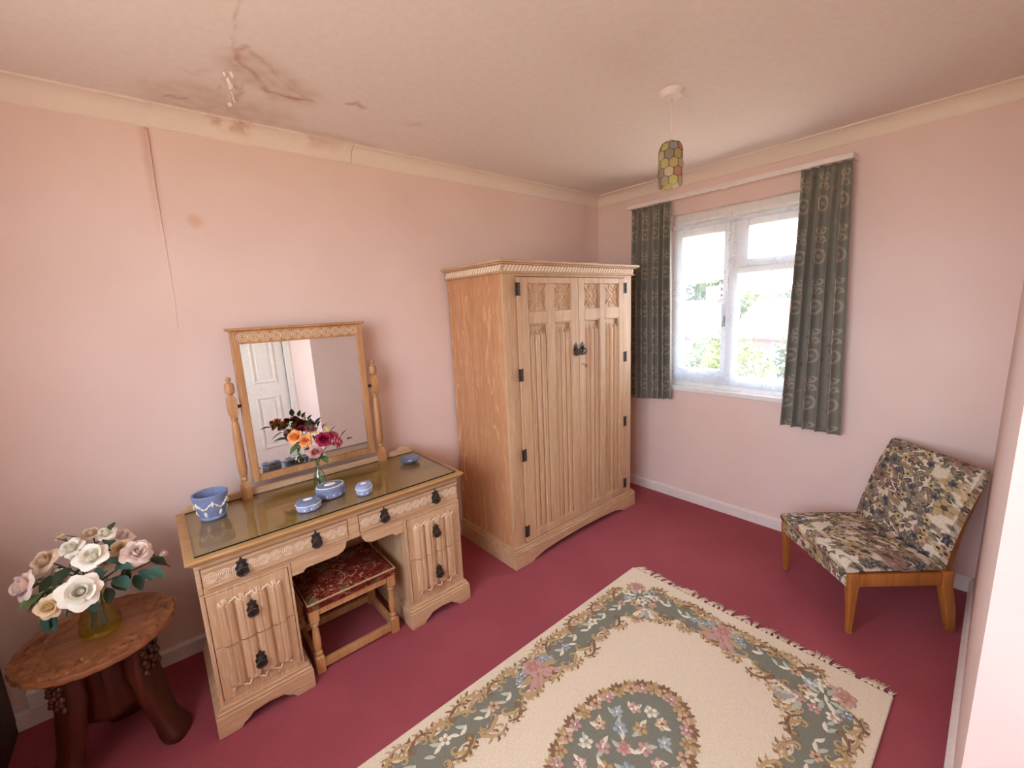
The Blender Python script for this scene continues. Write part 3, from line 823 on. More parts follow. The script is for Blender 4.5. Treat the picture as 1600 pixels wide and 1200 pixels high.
for kk in rs:
    for i in range(NA):
        a = 2 * PI * i / NA; r = rim(a) * kk
        vs_.append((TX + r * math.cos(a), TY + r * math.sin(a), TZ + top_h(r, a)))
for (kk, dz) in ((1.0, -0.006), (1.0, -0.018), (0.97, -0.024), (0.01, -0.024)):
    for i in range(NA):
        a = 2 * PI * i / NA; r = rim(a) * kk
        vs_.append((TX + r * math.cos(a), TY + r * math.sin(a), TZ + dz))
NR = len(rs) + 4
fs = [(j * NA + i, j * NA + (i + 1) % NA, (j + 1) * NA + (i + 1) % NA, (j + 1) * NA + i) for j in range(NR - 1) for i in range(NA)]
fs.append(tuple(range(NA)))
mb.add(vs_, fs); mb.build('table_top', W_ROSE_LIT, rt, smooth=True, auto=45)
for k, ang in enumerate((62, -58, 180)):
    ca, sa = math.cos(R(ang)), math.sin(R(ang))
    prof = [(0.100, 0.449, 0.056, 0.030), (0.108, 0.40, 0.060, 0.034), (0.104, 0.36, 0.056, 0.030), (0.108, 0.31, 0.066, 0.028), (0.114, 0.26, 0.062, 0.026), (0.122, 0.20, 0.054, 0.026), (0.134, 0.13, 0.048, 0.026), (0.148, 0.075, 0.050, 0.030), (0.165, 0.038, 0.054, 0.034), (0.175, 0.012, 0.052, 0.036), (0.175, 0.0, 0.050, 0.034)]
    mb = MB(); NN = 20; vs_ = []
    for (r, z, hw, ht) in prof:
        for i in range(NN):
            t = 2 * PI * i / NN
            lx = r + ht * math.copysign(abs(math.cos(t)) ** 0.6, math.cos(t)); ly = hw * math.copysign(abs(math.sin(t)) ** 0.7, math.sin(t)) * (1 + 0.10 * math.sin(z * 70))
            vs_.append((TX + lx * ca - ly * sa, TY + lx * sa + ly * ca, z))
    fs = [(j * NN + i, j * NN + (i + 1) % NN, (j + 1) * NN + (i + 1) % NN, (j + 1) * NN + i) for j in range(len(prof) - 1) for i in range(NN)] + [tuple(range(NN)), tuple(range((len(prof) - 1) * NN, len(prof) * NN))]
    mb.add(vs_, fs); leg = mb.build('leg', W_ROSE_SHADED, rt, smooth=True)
    mb = MB()                                                # carved foliage on the knee of the leg
    for q in range(7):
        z = 0.42 - q * 0.020; 
        for s in (-1, 0, 1):
            ly = s * 0.034 + (0.017 if q % 2 else 0) * (1 if s < 1 else -1) * 0.5; lx = 0.104 + 0.034
            c_ = (TX + lx * ca - ly * sa, TY + lx * sa + ly * ca, z)
            mb.lathe([(0.001, -0.016), (0.010, -0.008), (0.012, 0.0), (0.006, 0.010), (0.001, 0.013)], c_, 6)
    mb.build('carved_foliage', W_ROSE_SHADED, leg, smooth=True)
mb = MB(); mb.lathe([(0.09, 0.18), (0.10, 0.20), (0.10, 0.43), (0.11, 0.449)], (TX, TY, 0), 6); mb.build('base_frame', W_ROSE_SHADED, rt)

# dark chest at the edge of the picture, wall socket
W_CHEST = wood('dark_stained_wood', (34, 20, 14), (52, 32, 22), (66, 42, 28), 'z', 0.0, 0.5)
ch = empty('cupboard', (0.30, -3.68, 0), 'dark stained wooden cupboard at the extreme left edge behind the round table', 'cupboard')
mb = MB(); mb.box(0.022, 0.042, -3.785, -3.600, 0, 0.80).box(0.60, 0.62, -3.785, -3.600, 0, 0.80).box(0.042, 0.60, -3.785, -3.778, 0, 0.80)
mb.build('carcass', W_CHEST, ch, bevel=0.003)
MB().box(0.020, 0.64, -3.79, -3.585, 0.80, 0.822).build('top_board', W_CHEST, ch, bevel=0.003)
for z in (0.05, 0.30, 0.55): MB().box(0.042, 0.60, -3.778, -3.605, z, z + 0.018).build('shelf', W_CHEST, ch, bevel=0.002)
MB().box(0.022, 0.62, -3.600, -3.588, 0.0, 0.05).build('plinth', W_CHEST, ch, bevel=0.002)
for x in (0.024, 0.318):
    d_ = MB().box(x, x + 0.292, -3.600, -3.585, 0.052, 0.795).build('door', W_CHEST, ch, bevel=0.004)
    MB().box(x + 0.05, x + 0.242, -3.585, -3.580, 0.11, 0.73).build('door_panel', W_CHEST, d_, bevel=0.003)
so = empty('wall_socket', (0.0, -3.49, 0.115), 'white surface wall socket above the skirting behind the round table', 'socket')
MB().box(0.0005, 0.030, -3.548, -3.425, 0.078, 0.150).build('box', M_WHITE, so, bevel=0.004)
MB().box(0.030, 0.036, -3.546, -3.427, 0.080, 0.148).build('face_plate', M_WHITE, so, bevel=0.003)

# ------------------------------------------------------------------ jasperware
def jasper(name, col):
    return plain(name, col, 0.75, 0.05, 40)
J_BLUE = jasper('blue_jasper', (126, 139, 176)); J_PALE = jasper('pale_blue_jasper', (150, 160, 196)); J_DARK = jasper('grey_blue_jasper', (112, 122, 150))
J_WHITE = plain('white_relief', (236, 228, 214), 0.7, 0.04, 60)
GZ = 0.7266
px_, py_ = 0.262, -2.888
pl = empty('planter', (px_, py_, GZ), 'blue jasperware planter pot with white garland relief', 'planter')
prof = [(0.0, 0.0), (0.044, 0.0), (0.046, 0.006), (0.042, 0.012), (0.050, 0.03), (0.057, 0.06), (0.060, 0.085), (0.063, 0.092), (0.064, 0.104), (0.060, 0.107), (0.056, 0.104), (0.053, 0.07), (0.046, 0.03), (0.0, 0.018)]
MB().lathe([(r, z + GZ) for r, z in prof], (px_, py_, 0), 40, cap=False).build('pot', J_BLUE, pl, smooth=True, auto=40)
def pr(z):
    for (r0, z0), (r1, z1) in zip(prof[3:8], prof[4:9]):
        if z0 <= z <= z1: return lerp(r0, r1, (z - z0) / (z1 - z0))
    return 0.06
mb = MB(); n = 96
mb.tube([(px_ + (pr(z) + .001) * math.cos(a), py_ + (pr(z) + .001) * math.sin(a), GZ + z) for a, z in [(2 * PI * k / n, 0.062 - 0.016 * math.sin(6 * PI * k / n) ** 2 * 1.3 + 0.012) for k in range(n)]], [0.0035 + 0.0018 * math.sin(k * 1.9) for k in range(n)], 6, closed=True)
for k in range(6):
    a = 2 * PI * (k + 0.5) / 6 + PI / 6
    for (z, r) in ((0.072, 0.0055), (0.080, 0.004), (0.064, 0.004)): mb.lathe([(0.0005, -r), (r * .8, -r * .6), (r, 0), (r * .8, r * .6), (0.0005, r)], (px_ + pr(z) * math.cos(a), py_ + pr(z) * math.sin(a), GZ + z), 8)
    a = 2 * PI * k / 6 + PI / 6
    for (z, r) in ((0.022, 0.006), (0.030, 0.0075), (0.038, 0.005)): mb.lathe([(0.0005, -r), (r * .8, -r * .6), (r, 0), (r * .8, r * .6), (0.0005, r)], (px_ + (pr(z) - .002) * math.cos(a), py_ + (pr(z) - .002) * math.sin(a), GZ + z), 8)
mb.build('garland', J_WHITE, pl, smooth=True)
def shaped(rfun, zs, c, n=48):
    """stack of outlines: zs = (scale, z)"""
    mb = MB(); vs_ = []
    for s, z in zs:
        for k in range(n):
            a = 2 * PI * k / n; r = rfun(a) * s
            vs_.append((c[0] + r * math.cos(a), c[1] + r * math.sin(a), GZ + z))
    fs = [(j * n + i, j * n + (i + 1) % n, (j + 1) * n + (i + 1) % n, (j + 1) * n + i) for j in range(len(zs) - 1) for i in range(n)] + [tuple(range(n))[::-1], tuple(range((len(zs) - 1) * n, len(zs) * n))]
    return mb.add(vs_, fs)
def ring_path(rfun, s, z, c, n=48): return [(c[0] + rfun(2 * PI * k / n) * s * math.cos(2 * PI * k / n), c[1] + rfun(2 * PI * k / n) * s * math.sin(2 * PI * k / n), GZ + z) for k in range(n)]
def trinket(rfun, c, h, label, mat_b, mat_l, motif, rimband):
    t = empty('trinket_box', (c[0], c[1], GZ), label, 'trinket box', 'jasperware trinket boxes on the dressing table')
    hb = h * 0.55
    bd = shaped(rfun, [(0.90, 0), (0.97, 0.003), (1.0, hb * 0.5), (1.0, hb)], c).build('body', mat_b, t, smooth=True, auto=40)
    ld = shaped(rfun, [(1.02, hb + 0.0008), (1.03, hb + 0.004), (1.0, h * 0.82), (0.90, h * 0.95), (0.72, h)], c).build('lid', mat_l, t, smooth=True, auto=50)
    MB().tube(ring_path(rfun, 1.03 if rimband == 'seam' else 0.93, hb + 0.003 if rimband == 'seam' else h * 0.93, c), 0.0022, 6, closed=True).build('white_band', J_WHITE, ld, smooth=True)
    MB().lathe([(0.0005, 0.0045), (motif * 0.5, 0.004), (motif * 0.9, 0.002), (motif, -0.001)], (c[0], c[1], GZ + h), 20, ell=(0.7, 1.1)).build('white_cameo', J_WHITE, ld, smooth=True)
    mb = MB(); n = 10
    for k in range(n):
        a = 2 * PI * k / n; r = rfun(a)
        mb.lathe([(0.0005, -0.008), (0.006, -0.005), (0.006, 0.002), (0.0005, 0.008)], (c[0] + (r - 0.003) * math.cos(a), c[1] + (r - 0.003) * math.sin(a), GZ + hb * 0.5), 8, ell=(0.7, 0.7))
    mb.build('white_relief', J_WHITE, bd, smooth=True)
def octo(a): return 0.040 / max(abs(math.cos((a + PI / 8) % (PI / 4) - PI / 8)), 0.1) * (1.0 + 0.15 * abs(math.sin(a)))
trinket(octo, (0.482, -2.574), 0.042, 'angular blue and white jasperware box nearest the table front', J_PALE, J_DARK, 0.018, 'seam')
def oval(a): return 0.046 * 0.062 / math.hypot(0.062 * math.cos(a), 0.046 * math.sin(a))
trinket(oval, (0.418, -2.462), 0.055, 'large oval blue jasperware box in front of the bud vase', J_BLUE, J_DARK, 0.024, 'top')
def lobed(a): return 0.038 * (1 + 0.10 * math.cos(2 * a + 1.2))
trinket(lobed, (0.498, -2.340), 0.044, 'small heart shaped pale blue jasperware box on the right', J_PALE, J_PALE, 0.013, 'seam')
c = (0.292, -2.006)
ds = empty('dish', (c[0], c[1], GZ), 'shallow blue jasperware dish at the far right end of the dressing table', 'dish')
def dish_r(a): return 0.050 * (1 + 0.09 * abs(math.cos(2 * a)) ** 2)
shaped(dish_r, [(0.45, 0), (0.50, 0.002), (0.75, 0.006), (1.0, 0.020), (1.03, 0.022), (0.98, 0.022), (0.72, 0.010), (0.1, 0.006)], c).build('bowl', J_DARK, ds, smooth=True)
MB().lathe([(0.0005, 0.0025), (0.008, 0.002), (0.012, -0.001)], (c[0], c[1], GZ + 0.0065), 14, ell=(1, 1.3)).build('white_cameo', J_WHITE, ds, smooth=True)

# ------------------------------------------------------------------ flowers
def leaf_mesh(mat):
    mb = MB()
    def f(u, v):
        w = 0.36 * math.sin(PI * min(1, v * 0.97 + 0.02)) ** 0.85 * (1 - 0.25 * v)
        a = (u - 0.5) * 2
        return (v, a * w, 0.10 * a * a * w * 3 - 0.30 * v * v + 0.015 * math.sin(v * 26) * abs(a))
    mb.grid(4, 8, f); return mb.mesh('leaf', mat, True)
def petal_mesh(kind, mat):
    mb = MB()
    def f(u, v):
        a = (u - 0.5) * 2
        if kind == 0: ph = a * 1.15; r = 0.20 + 0.10 * v + 0.05 * v ** 4; z = 0.15 + 0.95 * v - 0.10 * a * a * v
        elif kind == 1: ph = a * 0.95 * (0.55 + 0.45 * math.sin(PI * min(1, v * 0.9))); r = 0.16 + 0.42 * v ** 0.8 + 0.10 * v ** 5; z = 0.92 * v ** 0.9 - 0.16 * a * a * v
        else:
            ph = a * 0.66 * (0.40 + 0.80 * math.sin(PI * min(1, v * 0.72 + 0.05))); tip = (1 - abs(a)) ** 1.3 * 0.24 * v ** 2
            r = 0.12 + 0.74 * v ** 1.15 + tip; z = 0.78 * v ** 0.75 - 0.34 * v ** 3 - 0.14 * a * a * v * v + 0.05 * math.sin(3 * a + 4 * v) * v
        return (r * math.cos(ph), r * math.sin(ph), z)
    mb.grid(7, 7, f); return mb.mesh('petal', mat, True)
def petal_mat(name, col, edge):
    m = M(name, col, 0.6, spec=0.25)
    n, _ = m.noise(m.coord(), 3, 3)
    m.base(m.mix(n.step(0.35, 0.7), col, edge))
    m.b.inputs['Subsurface Weight'].default_value = 0.12
    m.b.inputs['Subsurface Radius'].default_value = (0.01, 0.008, 0.006)
    return m.m
PM = {}; CORE = {}
def petals(key, col, edge):
    m = petal_mat('petal_' + key, col, edge); PM[key] = [petal_mesh(k, m) for k in range(3)]
    def cf(u, v): a_ = u * 4 * PI; r = (0.05 + 0.20 * u) * (0.85 + 0.2 * v); return (r * math.cos(a_), r * math.sin(a_), 0.1 + (0.95 - 0.12 * u) * v)
    CORE[key] = MB().grid(32, 3, cf).lathe([(0.2, 0.1), (0.16, 0.7), (0.02, 0.84)], (0, 0, 0), 10, cap=False).mesh('flower_heart', m, True)
petals('white', (246, 238, 222), (250, 245, 234)); petals('cream', (240, 214, 172), (246, 228, 196)); petals('buff', (226, 200, 170), (238, 220, 196))
petals('blush', (240, 216, 204), (246, 230, 220))
petals('peach', (240, 160, 92), (246, 190, 130)); petals('crimson', (150, 22, 62), (176, 40, 84)); petals('wine', (118, 24, 48), (140, 40, 60))
petals('mauve', (150, 104, 96), (170, 124, 116)); petals('rose', (196, 92, 112), (214, 124, 140)); petals('pale', (206, 146, 142), (222, 172, 164))
def leafmat(n, c): return plain(n, c, 0.55, 0.2, 25)
LEAF = {k: leaf_mesh(leafmat('leaf_' + k, c)) for k, c in dict(blue=(60, 98, 86), dark=(46, 66, 44), green=(84, 108, 58), brown=(96, 74, 56)).items()}
M_STEM = plain('stem_green', (76, 92, 52), 0.6, 0.15)
def basis(d, spin=0.0):
    return Vector(d).normalized().to_track_quat('Z', 'Y').to_matrix().to_4x4() @ Matrix.Rotation(spin, 4, 'Z')
def flower(name, pos, d, rad, key, label, cat, group, mouth, bottom, layers=(3, 4, 6), leaves=(), stem_r=0.0022, extra=3):
    rt_ = empty(name, pos, label, cat, group)
    P = Vector(pos); B = basis(d, random.uniform(0, 6)); T0 = Matrix.Translation(P)
    ms = PM[key]; rad *= 0.93
    inst(CORE[key], 'flower_heart', rt_, P, mtx=T0 @ B @ Matrix.Translation((0, 0, -0.35 * rad)) @ Matrix.Scale(rad, 4))
    for k, cnt in enumerate(layers):
        for i in range(cnt):
            sc = rad * random.uniform(0.93, 1.06) * (1.0 if k else 0.95)
            m = T0 @ B @ Matrix.Translation((0, 0, -0.35 * rad)) @ Matrix.Rotation(2 * PI * i / cnt + k * 0.5 + random.uniform(-.12, .12), 4, 'Z') @ Matrix.Rotation(random.uniform(-.08, .08), 4, 'Y') @ Matrix.Scale(sc, 4)
            inst(ms[k], 'petal', rt_, P, mtx=m)
    dn = Vector(d).normalized(); b0 = P - dn * rad * 0.35
    mo, bo = Vector(mouth), Vector(bottom)
    pts = []
    for i in range(9):
        t = i / 8; a = b0.lerp(b0 - dn * 0.06, t); c2 = (b0 - dn * 0.06).lerp(mo, t); pts.append(a.lerp(c2, t))
    pts += [mo.lerp(bo, 0.5), bo]
    MB().tube(pts, stem_r, 6).lathe([(0.001, -0.2 * rad), (0.22 * rad, -0.05 * rad), (0.26 * rad, 0.12 * rad)], b0, 8).build('stem', M_STEM, rt_, smooth=True)
    leaves = list(leaves)
    for k in range(extra):
        a = random.uniform(0, 2 * PI); sd = basis(d) @ Vector((math.cos(a), math.sin(a), -0.35)); lp = b0 - dn * rad * 0.35 + sd.normalized() * rad * 0.45
        leaves.append((tuple(lp), tuple(sd), rad * random.uniform(0.8, 1.15), random.choice(('dark', 'green', 'blue', 'dark'))))
    for (lp, ld, ls, lk) in leaves:
        m = Matrix.Translation(Vector(lp)) @ Vector(ld).normalized().to_track_quat('X', 'Z').to_matrix().to_4x4() @ Matrix.Rotation(random.uniform(-.5, .5), 4, 'X') @ Matrix.Scale(ls, 4)
        inst(LEAF[lk], 'leaf', rt_, lp, mtx=m)
    return rt_

# big vase of white roses on the round table
VX, VY = 0.362, -3.262
vz = TZ + 0.001
vase = empty('glass_vase', (VX, VY, vz), 'yellow green flared glass vase standing on the carved round table', 'vase')
g_y = glass('yellow_green_glass', (0.97, 0.97, 0.80), 0.04)
g_f = glass('deep_yellow_glass', (0.93, 0.90, 0.22), 0.05)
out = [(0.056, 0.012), (0.057, 0.03), (0.050, 0.06), (0.040, 0.10), (0.035, 0.135), (0.038, 0.16), (0.044, 0.178)]
MB().lathe([(r, z + vz) for r, z in out] + [(r - 0.0025, z + vz) for r, z in reversed(out)], (VX, VY, 0), 32, cap=False).build('vase_wall', g_y, vase, smooth=True)
MB().lathe([(0.001, vz), (0.052, vz), (0.056, vz + 0.006), (0.0565, vz + 0.014), (0.052, vz + 0.017), (0.001, vz + 0.015)], (VX, VY, 0), 32, cap=False).build('vase_foot', g_f, vase, smooth=True)
MO = (VX, VY, vz + 0.165); BO = (VX, VY, vz + 0.025)
camv = Vector((2.347, -2.989, 1.527))
G = 'white roses in the yellow green vase'
roses = [
 ((0.480, -3.272, 0.687), 0.062, 'white', (0.8, 0.05, 0.45), 'largest white rose, wide open at the front low centre of the bouquet', (3, 4, 7), [((0.455, -3.262, 0.645), (0.4, 0.2, -0.6), 0.05, 'blue')]),
 ((0.414, -3.236, 0.765), 0.052, 'white', (0.6, -0.1, 0.8), 'pure white rose at the upper middle, just above the largest rose', (3, 5, 5), [((0.40, -3.19, 0.70), (0.5, 0.5, 0.1), 0.06, 'blue'), ((0.40, -3.20, 0.66), (0.6, 0.4, -0.1), 0.07, 'blue')]),
 ((0.374, -3.136, 0.713), 0.053, 'blush', (0.55, 0.45, 0.6), 'ruffled pale pink white rose at the right of the bouquet', (3, 4, 7), [((0.392, -3.135, 0.655), (0.5, 0.5, -0.3), 0.06, 'blue'), ((0.39, -3.105, 0.65), (0.5, 0.6, -0.5), 0.055, 'blue'), ((0.385, -3.15, 0.64), (0.6, 0.3, -0.6), 0.06, 'dark')]),
 ((0.401, -3.396, 0.728), 0.052, 'blush', (0.4, -0.8, 0.4), 'blush white rose drooping at the far left of the bouquet', (3, 4, 6), [((0.42, -3.34, 0.70), (0.3, -0.7, -0.2), 0.07, 'dark'), ((0.425, -3.36, 0.69), (0.4, -0.6, 0.1), 0.06, 'green')]),
 ((0.472, -3.345, 0.668), 0.040, 'cream', (0.8, -0.3, 0.3), 'small cream yellow rose low at the front left', (3, 5, 6), [((0.435, -3.36, 0.63), (0.3, -0.3, -0.9), 0.065, 'blue'), ((0.44, -3.345, 0.62), (0.5, -0.2, -0.7), 0.05, 'blue')]),
 ((0.331, -3.290, 0.783), 0.042, 'white', (0.5, -0.25, 0.8), 'half open white rose at the upper left behind the pure white one', (3, 4, 4), [((0.36, -3.30, 0.73), (0.6, -0.4, -0.1), 0.07, 'dark')]),
 ((0.322, -3.357, 0.761), 0.046, 'buff', (0.45, -0.5, 0.7), 'buff coloured fading rose at the left behind the others', (3, 4, 6), [((0.37, -3.33, 0.72), (0.6, -0.5, -0.1), 0.06, 'dark')]),
 ((0.270, -3.209, 0.778), 0.036, 'white', (0.4, 0.0, 0.9), 'white rose at the top centre back of the bouquet', (3, 4, 5), [((0.33, -3.20, 0.775), (0.7, 0.1, 0.2), 0.06, 'dark'), ((0.30, -3.19, 0.80), (0.3, 0.2, 0.9), 0.04, 'green')]),
 ((0.246, -3.168, 0.741), 0.038, 'blush', (0.4, 0.4, 0.8), 'blush rose at the top right back of the bouquet', (3, 4, 6), []),
 ((0.327, -3.176, 0.732), 0.034, 'cream', (0.7, 0.1, 0.6), 'cream rose between the ruffled rose and the pure white rose', (3, 4, 4), [((0.37, -3.18, 0.70), (0.7, 0.2, 0.2), 0.05, 'green')]),
 ((0.255, -3.246, 0.787), 0.034, 'buff', (0.3, -0.1, 0.9), 'buff rose at the top left back of the bouquet', (3, 4, 4), [((0.28, -3.28, 0.79), (0.3, -0.3, 0.8), 0.045, 'green')]),
 ((0.340, -3.067, 0.667), 0.026, 'blush', (0.2, 0.8, 0.5), 'closed pale bud sticking out at the far right of the bouquet', (3, 3, 0), [((0.345, -3.09, 0.64), (0.2, 0.7, -0.2), 0.05, 'brown')]),
 ((0.284, -3.313, 0.810), 0.021, 'cream', (0.1, -0.5, 0.8), 'small green white bud at the top left of the bouquet', (3, 3, 0), [((0.29, -3.30, 0.79), (0.2, -0.3, 0.7), 0.04, 'green')]),
 ((0.300, -3.120, 0.700), 0.036, 'white', (0.3, 0.6, 0.7), 'white rose tucked behind the ruffled pink white one', (3, 4, 5), [((0.33, -3.10, 0.66), (0.4, 0.6, -0.3), 0.055, 'dark')]),
 ((0.372, -3.215, 0.715), 0.034, 'buff', (0.8, 0.2, 0.3), 'small buff rose half hidden below the pure white one', (3, 4, 4), [((0.39, -3.20, 0.66), (0.6, 0.3, -0.5), 0.06, 'dark'), ((0.41, -3.22, 0.64), (0.6, 0.1, -0.7), 0.055, 'dark')]),
 ((0.345, -3.335, 0.705), 0.034, 'blush', (0.6, -0.6, 0.3), 'small blush rose in the shade at the left of the largest rose', (3, 4, 5), [((0.38, -3.33, 0.66), (0.5, -0.3, -0.6), 0.06, 'dark'), ((0.40, -3.30, 0.65), (0.6, -0.1, -0.5), 0.06, 'green')]),
 ((0.391, -3.283, 0.771), 0.018, 'white', (0.5, -0.2, 0.8), 'tiny white bud beside the pure white rose', (3, 3, 0), []),
]
for (p, r, k, d, lab, lay, lv) in roses: 
    flower('rose', p, d, r, k, lab, 'rose', G, (MO[0] + random.uniform(-.02, .02), MO[1] + random.uniform(-.02, .02), MO[2]), (BO[0] + random.uniform(-.025, .025), BO[1] + random.uniform(-.025, .025), BO[2]), lay, lv)

# bud vase on the dressing table
BX, BY = 0.296, -2.470
bv = empty('bud_vase', (BX, BY, GZ), 'small clear green glass bottle vase in front of the mirror', 'vase')
out = [(0.027, 0.004), (0.0285, 0.02), (0.027, 0.055), (0.021, 0.078), (0.010, 0.092), (0.0085, 0.108), (0.012, 0.118)]
g_b = glass('bottle_glass', (0.82, 0.90, 0.80), 0.08)
MB().lathe([(0.001, GZ), (0.025, GZ)] + [(r, z + GZ) for r, z in out] + [(r - 0.002, z + GZ) for r, z in reversed(out)], (BX, BY, 0), 28, cap=False).build('bottle', g_b, bv, smooth=True)
G2 = 'flowers in the bud vase'
MO2 = (BX, BY, GZ + 0.112); BO2 = (BX, BY, GZ + 0.012)
for (nm, p, r, k, d, lab, lay, lv) in [
 ('rose', (0.307, -2.552, 1.000), 0.031, 'peach', (0.6, -0.6, 0.5), 'peach orange rose at the left of the small posy', (3, 4, 5), [((0.285, -2.575, 0.99), (-0.1, -0.9, 0.3), 0.055, 'dark')]),
 ('rose', (0.335, -2.518, 0.980), 0.028, 'peach', (0.8, -0.2, 0.4), 'peach rose facing front beside the crimson flower', (3, 4, 4), [((0.29, -2.53, 0.955), (0.2, -0.6, -0.15), 0.06, 'green')]),
 ('carnation', (0.255, -2.510, 1.014), 0.021, 'wine', (0.4, -0.2, 0.8), 'dark wine red flower at the back of the small posy', (3, 4, 4), []),
 ('rose', (0.264, -2.472, 1.010), 0.028, 'mauve', (0.4, 0.1, 0.9), 'dried brownish mauve rose at the top of the small posy', (3, 4, 5), [((0.28, -2.478, 1.03), (0.1, 0.0, 1), 0.04, 'dark'), ((0.29, -2.446, 1.02), (0.1, 0.2, 1), 0.035, 'dark'), ((0.295, -2.43, 1.01), (0.2, 0.4, 0.8), 0.035, 'dark')]),
 ('carnation', (0.344, -2.443, 0.971), 0.031, 'crimson', (0.8, 0.0, 0.5), 'bright crimson flower in the middle of the small posy', (4, 6, 8), [((0.31, -2.455, 0.885), (0.5, 0.2, -0.2), 0.05, 'green')]),
 ('rose', (0.312, -2.392, 0.968), 0.026, 'rose', (0.5, 0.5, 0.7), 'dusky pink rose at the upper right of the small posy', (3, 4, 5), [((0.32, -2.36, 0.955), (0.1, 0.4, 0.8), 0.045, 'dark'), ((0.325, -2.335, 0.94), (0.1, 0.8, 0.3), 0.03, 'brown')]),
 ('rose', (0.340, -2.386, 0.943), 0.028, 'rose', (0.6, 0.6, 0.2), 'dusky pink rose drooping at the lower right of the small posy', (3, 4, 6), [((0.31, -2.40, 0.99), (0.1, 0.5, 0.8), 0.035, 'dark')]),
 ('rose', (0.344, -2.485, 0.923), 0.030, 'pale', (0.85, -0.1, -0.1), 'pale dusty pink rose hanging low over the bottle neck', (3, 4, 6), []),
 ('rosebud', (0.272, -2.575, 1.019), 0.014, 'mauve', (0.2, -0.7, 0.5), 'tiny dried brown bud at the far left of the small posy', (3, 3, 0), [])]:
    flower(nm, p, d, r * 1.22, k, lab, 'flower', G2, MO2, BO2, lay, lv, 0.0014, 2)
M_YEL = plain('mimosa_yellow', (226, 196, 92), 0.8, 0.1)
mb = MB(); mb.lathe([(0.0002, -0.0042), (0.0036, -0.0021), (0.0042, 0.0), (0.0036, 0.0021), (0.0002, 0.0042)], (0, 0, 0), 7); YB_ = mb.mesh('blossom', M_YEL, True)
for (c, lab) in (((0.322, -2.468, 0.985), 'sprig of tiny yellow blossoms left of the crimson flower'), ((0.312, -2.415, 0.990), 'sprig of tiny yellow blossoms right of the crimson flower')):
    e = empty('blossom_sprig', c, lab, 'flower', G2); C = Vector(c)
    MB().tube([C, C.lerp(Vector(MO2), 0.5) + Vector((0.01, 0, 0.01)), MO2, BO2], 0.001, 5).build('stem', M_STEM, e, smooth=True)
    for k in range(16): inst(YB_, 'blossom', e, C + Vector((random.uniform(-.01, .015), random.uniform(-.012, .012), random.uniform(-.03, .024))))

# ------------------------------------------------------------------ rug
def wool(name, col): return plain('rug_wool_' + name, col, 0.95, 0.07, 350, 0.35, spec=0.1)
RW = {k: wool(k, c) for k, c in dict(cream=(226, 208, 182), green=(128, 127, 112), tan=(188, 158, 116), brown=(142, 108, 82), pink=(200, 156, 146), rose=(188, 134, 126), peach=(208, 170, 140),
      blue=(162, 172, 178), ivory=(232, 222, 200), sage=(190, 194, 174), ochre=(190, 160, 112), fringe=(228, 206, 182)).items()}
RX0, RX1, RY0, RY1, RZ = 1.05, 2.195, -2.86, -1.04, 0.0135
RCX, RCY = (RX0 + RX1) / 2, (RY0 + RY1) / 2
rug = empty('rug', (RCX, RCY, 0), 'cream carved wool rug with grey green floral border and oval medallion', 'rug')
MB().box(RX0, RX1, RY0, RY1, 0.0005, RZ).build('rug_pile', RW['cream'], rug, bevel=0.006)
HA, HB, RC = 0.446, 0.758, 0.14
def rr_path():
    """rounded rectangle, anticlockwise from the middle of the far side: list of (point, outward normal, length)"""
    segs = []; n = 12
    cs = [(HA - RC, HB - RC, 0), (-(HA - RC), HB - RC, 90), (-(HA - RC), -(HB - RC), 180), (HA - RC, -(HB - RC), 270)]
    pts = []
    for cx, cy_, a0 in cs:
        for k in range(n + 1):
            a = R(a0 + 90 * k / n); pts.append((Vector((cx + RC * math.cos(a), cy_ + RC * math.sin(a))), Vector((math.cos(a), math.sin(a)))))
    res = []; step = 0.008; L = 0.0
    for i in range(len(pts)):
        p, q = pts[i], pts[(i + 1) % len(pts)]
        d = (q[0] - p[0]).length
        m = max(1, int(d / step))
        for k in range(m):
            t = k / m; res.append((p[0].lerp(q[0], t), p[1].lerp(q[1], t).normalized(), L + d * t))
        L += d
    return res, L
PATH, PLEN = rr_path()
def corner_k(p): return sstep(0.30, 0.0, math.hypot(abs(p.x) - HA, abs(p.y) - HB))
def mid_k(p): return sstep(0.16, 0.0, min(math.hypot(p.x, abs(p.y) - HB), math.hypot(abs(p.x) - HA, p.y)))
def w_out(p, l): return 0.046 + 0.010 * math.sin(2 * PI * l / (PLEN / 34)) + 0.006 * corner_k(p) - 0.010 * mid_k(p)
def w_in(p, l): return 0.070 + 0.014 * math.sin(2 * PI * l / (PLEN / 30) + 1) + 0.075 * corner_k(p) - 0.010 * mid_k(p)
vs_, fs = [], []
for p, n_, l in PATH:
    a = p + n_ * w_out(p, l); b = p - n_ * w_in(p, l)
    vs_ += [(RCX + a.x, RCY + a.y, RZ), (RCX + a.x * .998, RCY + a.y * .998, RZ + 0.0016), (RCX + b.x * 1.004, RCY + b.y * 1.004, RZ + 0.0016), (RCX + b.x, RCY + b.y, RZ)]
NP = len(PATH)
for i in range(NP):
    j = (i + 1) % NP
    for k in range(3): fs.append((4 * i + k, 4 * j + k, 4 * j + k + 1, 4 * i + k + 1))
MB().add(vs_, fs).build('border_band', RW['green'], rug)
